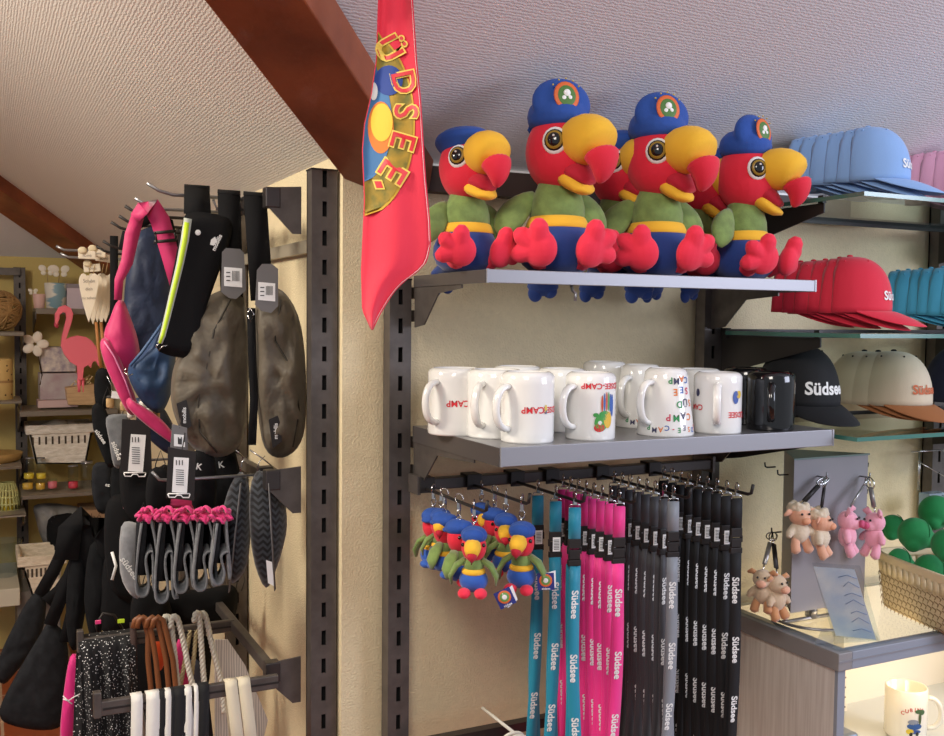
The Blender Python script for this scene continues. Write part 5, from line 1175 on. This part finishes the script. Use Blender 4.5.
b=B(); b.ribbon(pq([(112,552),(116,566),(112,580)],2.2),.006,(1,0,0),.001); tag(b.build('price_tag',wht),'narrow white tag between the black bags','price tag')
pouch('patterned_scarf','white scarf with yellow and pink pattern peeking behind the bags',[(98,562),(108,558),(118,565),(112,578),(102,580)],2.36,.01,mat('floral_print','e8e2d6',.7,c2='e0a23a',vscale=60),'scarf')
# ================= FAR SHELVES =================
YF=4.72
def pbox(u0,v0,u1,v1,Y,dp):
    a=at(u0,v1,Y=Y); c=at(u1,v0,Y=Y); return (a.x,Y,a.z),(c.x,Y+dp,c.z)
def farshelf(label,u0,u1,v0,v1,dp=.34,m=None,Y=YF):
    t=thing('wall_shelf',label,'shelf',at((u0+u1)/2,v1,Y=Y),0,'shelves on the far wall'); a,c=pbox(u0,v0,u1,v1,Y,dp); B().bx((a[0],Y+.01,c[2]-.012),c).build('deck',mat('shelf_laminate','9b8f80',.4),t); B().bx(a,(c[0],Y+.012,c[2])).build('front_lip',m or mat('grey_brown_metal','7d7468',.4,.4),t,bev=.002)
    for x in (a[0]+.0,c[0]-.004): B().slab([(x,Y+.06,c[2]-.014),(x,Y+.44,c[2]-.014),(x,Y+.44,c[2]-.14),(x,Y+.06,c[2]-.05)],(1,0,0),.004).build('bracket',upr,t)
    return t
farshelf('far shelf carrying the decorated pots and ribbon pot',36,112,309,314,.32,None,4.86)
farshelf('far shelf the pink flamingo stands on',20,118,409,417)
farshelf('far shelf with candle jars and white woven basket',22,118,490,500)
farshelf('far left shelf under the wicker ball',-30,24,332,336,.3); farshelf('far left shelf under the cork lantern',-30,22,401,405,.3); farshelf('far left shelf under the wooden dish',-30,22,466,470,.3); farshelf('far left shelf under the yellow wicker lantern',-30,26,514,518,.3)
upright(at(22,400,Y=5.0).x+.0,5.12,FL,at(20,268,Y=5.12).z,'dark slotted post on the far wall left of the flamingo',.05)
a,c=pbox(-30,268,20,274,5.1,.03); tag(B().bx(a,c).build('crossbar',upr),'dark horizontal bar at the top of the far left shelves','crossbar')
# plinth
a,c=pbox(-40,588,20,612,4.6,.5); tag(B().bx(a,c).build('plinth',mat('cream_board','cfc8b4',.6),bev=.004),'cream plinth board at floor level under the glass vase','plinth')
a,c=pbox(18,588,60,650,4.65,.4); tag(B().bx(a,c).build('low_cabinet',mat('grey_board','6d6862',.6)),'grey cabinet side below the cream basket','cabinet')
FX=lambda u,v,Y=YF+.12: at(u,v,Y=Y)
# flamingo
fl=mat('flamingo_pink','fb7688',.55); Yf=4.74
t=thing('flamingo_figure','coral pink wooden flamingo standing on the far shelf','figurine',at(78,408,Y=Yf))
nk=[(57,325),(55,322),(55,314),(59,307),(65,305),(71,308),(73.5,314),(72,322),(69,331),(66.5,339),(71,337),(78,335.5),(86,337),(92,341),(97,348),(100,357),(102,367),(99,366.5),(96,361),(93,362),(91,368),(88,365),(84,368),(83,380),(78,380),(77,366),(70,362),(64,354),(61,346),(62,336),(64.5,326),(66.5,318),(66,313),(63,312),(60,315),(59.5,320)]
B().slab(pq(nk,Yf),(0,1,0),.03).build('cutout',fl,t,bev=.003)
b=B(); b.loft(pq([(57,323),(56,326),(58,328)],Yf+.015),[.012,.009,.003],(0,1,0),8); b.build('beak_tip',mat('flamingo_beak','c94a60',.5),t)
b=B(); b.tube(pq([(79,378),(79,392)],Yf+.015),.008,8); b.tube(pq([(83,378),(83,392)],Yf+.015),.006,8); b.build('legs',fl,t)
t=thing('wooden_planter','pale wooden trough with shavings in front of the flamingo legs','planter',at(80,405,Y=4.75))
B().slab(pq([(66,388),(95,384),(95,405),(68,405)],4.75),(0,1,0),.14).build('trough',mat('pale_wood','c8a67c',.6,c2='b08f66',vscale=10,stretch=(1,1,8)),t,bev=.003)
b=B()
for k in range(40): c=at(74+17*random.random(),386-7*random.random(),Y=4.77+.08*random.random()); b.tube([c,c+V((random.uniform(-.02,.02),0,random.uniform(-.015,.02)))],.003,4)
tag(b.build('wood_shavings',mat('shavings','dcc494',.8),t),None,None,kind='stuff')
# hearts
hm=mat('white_wood','e2d6c2',.6); hp=[(0,.36),(.14,.62),(.3,.78),(.5,.84),(.7,.80),(.86,.66),(.95,.45),(.93,.2),(.8,-.15),(.5,-.65),(.15,-1.1),(0,-1.25)]
hp=[(0,.15),(.12,.55)]+hp[2:]
HS_=(17.5,27.5); out=hp+[(-x,y) for x,y in hp[-2:0:-1]]
for i in range(5):
    Yh=2.95+.05*i; cu,cv=89+4.2*i,289+2*(i%2)-1; t=thing('wooden_heart',['frontmost','second','third','fourth','rearmost'][i]+' long white wooden heart hanging from the twine','heart ornament',at(cu,cv+40,Y=Yh),0,'white wooden hearts on the far hook')
    B().slab([at(cu+x*10.5,cv-y*17.5 if y>0 else cv-y*27.5,Y=Yh) for x,y in out],(0,1,0),.010).build('heart',hm,t,bev=.0015)
    B().tube([at(cu,cv-15,Y=Yh),at(cu+2,cv-26,Y=Yh)],.0012,5).build('twine',mat('twine','a98d62',.9),t)
    if i==0:
        b=B()
        for tx,dy,sz in (('Schön',-7,5),('dich',1,4.5),('zu sehen',10,4)): b.text(tx,lambda x,y:at(cu+x,cv+dy-y,Y=Yh-.002),sz,0)
        b.build('lettering',mat('grey_ink','8a8078',.7),t)
for i,(u,v,a) in enumerate(((87,255,.0),(97,253,.1),(104,258,.1),(92,268,-.1))):
    P=at(u,v,Y=2.93+.03*i); t=thing('wooden_tag',['left small white wooden tag above the hearts','middle small white wooden tag','right small white wooden tag beside the black strap','lowest small wooden tag over the hearts'][i],'ornament',P,0,'small white wooden tags above the hearts')
    B().box(P,(.045,.006,.022),M.Rotation(a,3,'Y')).build('plate',hm,t,bev=.002); B().ell(P+V((-.012,-.004,.012)),(.012,.006,.010)).build('rosette',mat('cream_felt','d9c9a9',.8),t); B().text('love',lambda x,y:P+V((x,-.0036,y-.001)),.014,0).build('lettering',mat('grey_ink','8a8078',.7),t)
p0=at(56,248,Y=3.0); b=B()
for dz,du in ((0,0),(-.02,4)): b.tube([at(56+du,246,Y=3.0)+V((0,0,dz)),at(64+du,250,Y=3.0)+V((0,0,dz)),at(110,252,Y=3.0)+V((0,0,dz)),V((.56,3.0,at(110,252,Y=3.0).z+dz))],.004,6)
tag(b.build('display_hook',steel),'long double wire hook the wooden hearts hang from','hook')
# pots on the upper far shelf
def cyl(t,u0,u1,v0,v1,Y,m,nm,k=1.0):
    a=at(u0,v1,Y=Y); c=at(u1,v0,Y=Y); r=(c.x-a.x)/2; h=c.z-a.z; B().lathe([(r*k*.9,0),(r*k,.004),(r,h*.98),(r*.96,h),(r*.9,h-.004),(r*.85,h-.02),(.002,h-.02)],((a.x+c.x)/2,Y+r,a.z),24).build(nm,m,t)
    return V(((a.x+c.x)/2,Y+r,a.z)),r,h
patp=mat('floral_pot_print','ded4c4',.5,c2='9a8f9a',vscale=30); strp=mat('striped_pot','d8d2c4',.5,c2='7fa0ad',kind='wave',vscale=3,stretch=(1,1,8))
bfl=mat('white_petal','e6dfcf',.6)
def butter(b,P,s,a=0):
    for sx in (-1,1):
        b.ell(P+V((sx*.55*s,0,.35*s)),(.5*s,.12*s,.42*s),M.Rotation(-sx*.5+a,3,'Y')); b.ell(P+V((sx*.42*s,0,-.25*s)),(.34*s,.1*s,.32*s))
t=thing('plant_pot','blue striped pot with white butterflies on the upper far shelf','pot',at(57,308,Y=4.8)); cyl(t,45,68,283,309,4.9,strp,'pot',.85)
b=B(); butter(b,at(47,271,Y=4.95),.035); butter(b,at(60,272,Y=4.95),.04); b.build('butterflies',bfl,t); b=B(); b.tube(pq([(48,284),(47,272)],4.95),.002,5); b.tube(pq([(58,284),(60,273)],4.95),.002,5); b.build('sticks',mat('twine','a98d62',.9),t)
t=thing('plant_pot','pink trimmed pot left of the striped pot on the upper far shelf','pot',at(38,308,Y=4.85)); cyl(t,33,46,294,309,4.92,mat('pink_pot','d8b0a8',.5),'pot',.8)
b=B(); butter(b,at(33,292,Y=4.94),.02); b.build('bow',bfl,t)
t=thing('gift_box','lilac gift box right of the striped pot','box',at(74,308,Y=4.86)); a,c=pbox(67,284,84,309,4.93,.1); B().bx(a,c).build('body',mat('lilac_box','cbbac4',.6),t); B().bx((a[0]-.002,a[1]-.002,c[2]-.02),(c[0]+.002,c[1],c[2])).build('lid',mat('grey_lid','8c8288',.6),t)
t=thing('flower_pot','square white pot with floral print and white flower left of the flamingo','pot',at(58,400,Y=4.85)); a,c=pbox(41,347,76,372,4.85,.15); B().bx(a,c).build('upper_pot',patp,t,bev=.003); a,c=pbox(40,373,78,400,4.84,.16); B().bx(a,c).build('lower_pot',mat('faded_pot','b9b3b2',.5,c2='a58f92',vscale=14),t,bev=.003)
b=B()
for a in range(5): th=a*2*PI/5; P=at(35,344,Y=4.82); b.ell(P+V((.032*C(th),0,.032*S(th))),(.026,.008,.02),M.Rotation(-th,3,'Y'))
b.build('flower',bfl,t); b=B(); b.tube(pq([(37,350),(42,375),(40,385)],4.84),.003,5); b.build('stem',mat('stem_brown','5c4a30',.8),t)
a,c=pbox(38,400,78,408,4.78,.14); tag(B().bx(a,c).build('pink_tray',mat('rose_tray','c7a9a6',.4)),'flat rose tinted tray under the floral pot','tray')
# ribbons hanging from shelf
for u,l in ((98,'left tan leather lace hanging under the hearts'),(103,'right tan leather lace hanging under the hearts')):
    b=B(); b.ribbon(pq([(u-2,322),(u,345),(u+3,368)],3.0),.008,(1,0,0),.003); tag(b.build('lace',mat('tan_lace','a9703c',.7)),l,'lace')
# white woven basket, candles
def wbasket(label,out,Y,dp,m):
    t=thing('woven_basket',label,'basket',at(sum(u for u,v in out)/4,out[2][1],Y=Y)); P=pq(out,Y); a,b_,c,d=P
    b=B(); 
    for q in ((a,b_,c,d),): b.slab(q,(0,1,0),.008)
    o=V((0,dp,0)); b.slab([p+o for p in (a,b_,c,d)],(0,-1,0),.008)
    b.slab([a,a+o,d+o+V((.0,-.02,0)),d],(1,0,0),.008); b.slab([b_,b_+o,c+o+V((0,-.02,0)),c],(-1,0,0),.008); b.slab([d,c,c+o,d+o],(0,0,1),.006); b.build('woven_sides',m,t)
    b=B(); e=.01; b.bx((a.x-e,Y-e,a.z-.03),(b_.x+e,Y+.002,a.z+.012)); b.bx((a.x-e,Y+dp-.002,a.z-.03),(b_.x+e,Y+dp+e,a.z+.012)); b.bx((a.x-e,Y,a.z-.03),(a.x+.004,Y+dp,a.z+.012)); b.bx((b_.x-.004,Y,a.z-.03),(b_.x+e,Y+dp,a.z+.012)); b.build('rim',m,t,bev=.003)
    b=B(); 
    for k in range(9): x=a.x+(b_.x-a.x)*(k+.7)/10; b.box((x,Y-.001,a.z-.06),(.008,.003,.035))
    b.build('slots',mat('basket_gap','4a4034',.9),t); return t
wm2=mat('white_wicker','efe8dc',.8,bump=(40,1,.006),c2='d5ccbc',vscale=25,stretch=(1,1,3))
wbasket('white woven basket behind the candle jars on the far shelf',[(28,428),(93,428),(86,464),(36,464)],4.86,.2,wm2)
for i,(u,r) in enumerate(((57,.045),(70,.04),(48,.03),(81,.035))):
    P=at(u,427,Y=4.92+.02*i); tag(B().ell(P,(r*1.2,r,r*.8)).build('white_pebble',bfl),['large white ball leftmost of the pair in the woven basket','white ball right of the large one in the basket','small white ball at the left in the woven basket','white ball at the right end of the woven basket'][i],'ornament','white balls in the woven basket')
def jar(u0,u1,v0,v1,Y,wax,label,lid=0):
    t=thing('candle_jar',label,'candle',at((u0+u1)/2,v1,Y=Y),0,'candle jars on the far shelf'); a=at(u0,v1,Y=Y); c=at(u1,v0,Y=Y); r=(c.x-a.x)/2*.96; h=c.z-a.z; P=((a.x+c.x)/2,Y+r,a.z)
    B().lathe([(r*.9,0),(r,.006),(r,h*.92),(r*.85,h*.97),(r*.85,h)],P,20,cap=False).build('glass',clear,t)
    if wax: B().lathe([(r*.85,.004),(r*.92,.01),(r*.92,h*.72),(.002,h*.72)],P,20).build('wax',wax,t)
    if lid: B().lathe([(r*.9,h*.93),(r*.9,h*1.02),(.002,h*1.02)],P,20).build('lid',steel,t)
yw=mat('yellow_wax','e8c832',.5); ow=mat('orange_yellow_wax','e0ae3c',.5); pw=mat('pink_wax','e4737c',.5); rw=mat('red_wax','e03c50',.5)
jar(22,34,480.5,491,4.76,ow,'bottom left amber candle jar of the stack'); jar(23.5,35,471,480.5,4.76,yw,'bright yellow candle jar on top of the amber one'); jar(35.5,46,480.5,491,4.76,ow,'amber candle jar, second in the bottom row'); jar(36,47,471,480.5,4.76,yw,'right bright yellow candle jar in the second row')
jar(24.5,35,458,471,4.8,None,'empty glass jar stacked top left',1); jar(36,46,458,471,4.8,None,'empty glass jar stacked above the right yellow candle',1)
jar(47.5,58,479,490,4.76,pw,'pink candle jar right of the amber ones'); jar(68,79,479,490,4.76,rw,'red candle jar in the middle of the shelf')
jar(68,79,466,479,4.8,None,'clear lidded jar above the red candle',1); jar(81,94,462,490,4.8,None,'tall clear jar with grey lid at the right end',1)
t=thing('paper_bag','crumpled grey paper bag below the candle shelf','bag',at(55,556,Y=4.8)); b=B(); b.puff(pq([(34,506),(50,503),(68,505),(80,508),(76,520),(70,540),(62,556),(48,550),(40,535),(36,520)],4.85),(0,-1,0),.16,k=6,wr=.06); b.build('bag',mat('grey_paper','8d8a86',.7,c2='6d6b69',vscale=12),t); b=B(); b.puff(pq([(48,520),(62,514),(74,516),(70,545),(60,558),(48,545)],4.76),(0,-1,0),.05,wr=.02); b.build('black_side',bf,t)
a,c=pbox(81,509,107,526,4.75,.2); t=thing('cardboard_box','small brown cardboard box below the candle shelf','box',((a[0]+c[0])/2,a[1]+.1,a[2])); B().bx(a,c).build('box',mat('kraft_card','9a7a5c',.8),t,bev=.003); B().text('thé',lambda x,y:V(((a[0]+c[0])/2+x,a[1]-.001,(a[2]+c[2])/2+y)),.05,0).build('lettering',mat('brown_ink','5c4634',.8),t)
wbasket('cream woven basket low behind the leaning black totes',[(20,560),(64,556),(56,600),(34,602)],4.5,.25,mat('cream_wicker2','ecdfca',.8,bump=(40,1,.006),c2='d2c4ac',vscale=25,stretch=(1,1,3)))
# far left items
t=thing('wicker_ball','woven wicker ball ornament at the left edge','ornament',at(2,331,Y=4.8)); P=at(0,311,Y=4.9); b=B()
for k in range(46):
    ax=V((random.gauss(0,1),random.gauss(0,1),random.gauss(0,1))).normalized(); c=ax.orthogonal().normalized(); d=ax.cross(c); b.tube([P+(c*C(a)+d*S(a))*.085*(1+.04*S(k)) for a in [2*PI*j/20 for j in range(21)]],.005,5)
b.build('wicker_strands',mat('wicker_brown','a07c4c',.8),t)
t=thing('cork_lantern','pierced cork lantern on the left shelf','lantern',at(2,400,Y=4.8)); P,r,h=cyl(t,-10,13,359,401,4.8,mat('pierced_cork','c9a86a',.8,c2='4d3a1e',vscale=42,kind='dots'),'body')
b=B(); b.lathe([(r*1.03,h*.42),(r*1.03,h*.48)],P,20,cap=False); b.build('band',mat('wicker_brown','a07c4c',.8),t)
t=thing('wooden_dish','round wooden dish on the left shelf','dish',at(2,464,Y=4.8)); P=at(-4,464,Y=4.9); B().lathe([(.06,0),(.10,.02),(.112,.05),(.105,.052),(.09,.03),(.002,.02)],P,28).build('bowl',mat('dish_wood','b89358',.6,c2='a07d48',vscale=12),t)
t=thing('wicker_lantern','yellow green wicker lantern on the lowest left shelf','lantern',at(8,514,Y=4.8)); P=at(8,514,Y=4.87); b=B()
for k in range(18): a=2*PI*k/18; b.tube([P+V((C(a)*r_,S(a)*r_,z)) for r_,z in ((.045,0),(.048,.05),(.040,.10),(.028,.14))],.005,5)
for z,r_ in ((.02,.046),(.05,.049),(.08,.044),(.11,.037),(.14,.028)): b.tube([P+V((C(a)*r_,S(a)*r_,z)) for a in [2*PI*j/20 for j in range(21)]],.004,5)
b.build('wicker_frame',mat('yellowgreen_wicker','c3bf7c',.7),t); B().lathe([(.03,.01),(.03,.08),(.002,.08)],P,16).build('candle',yw,t)
t=thing('glass_vase','cut glass vase standing on the cream plinth','vase',at(5,588,Y=4.75)); P=at(5,588,Y=4.85); B().lathe([(.05,0),(.055,.01),(.05,.05),(.06,.15),(.075,.215),(.068,.215),(.054,.15),(.044,.05),(.002,.03)],P,14).build('body',clear,t,flat=True)
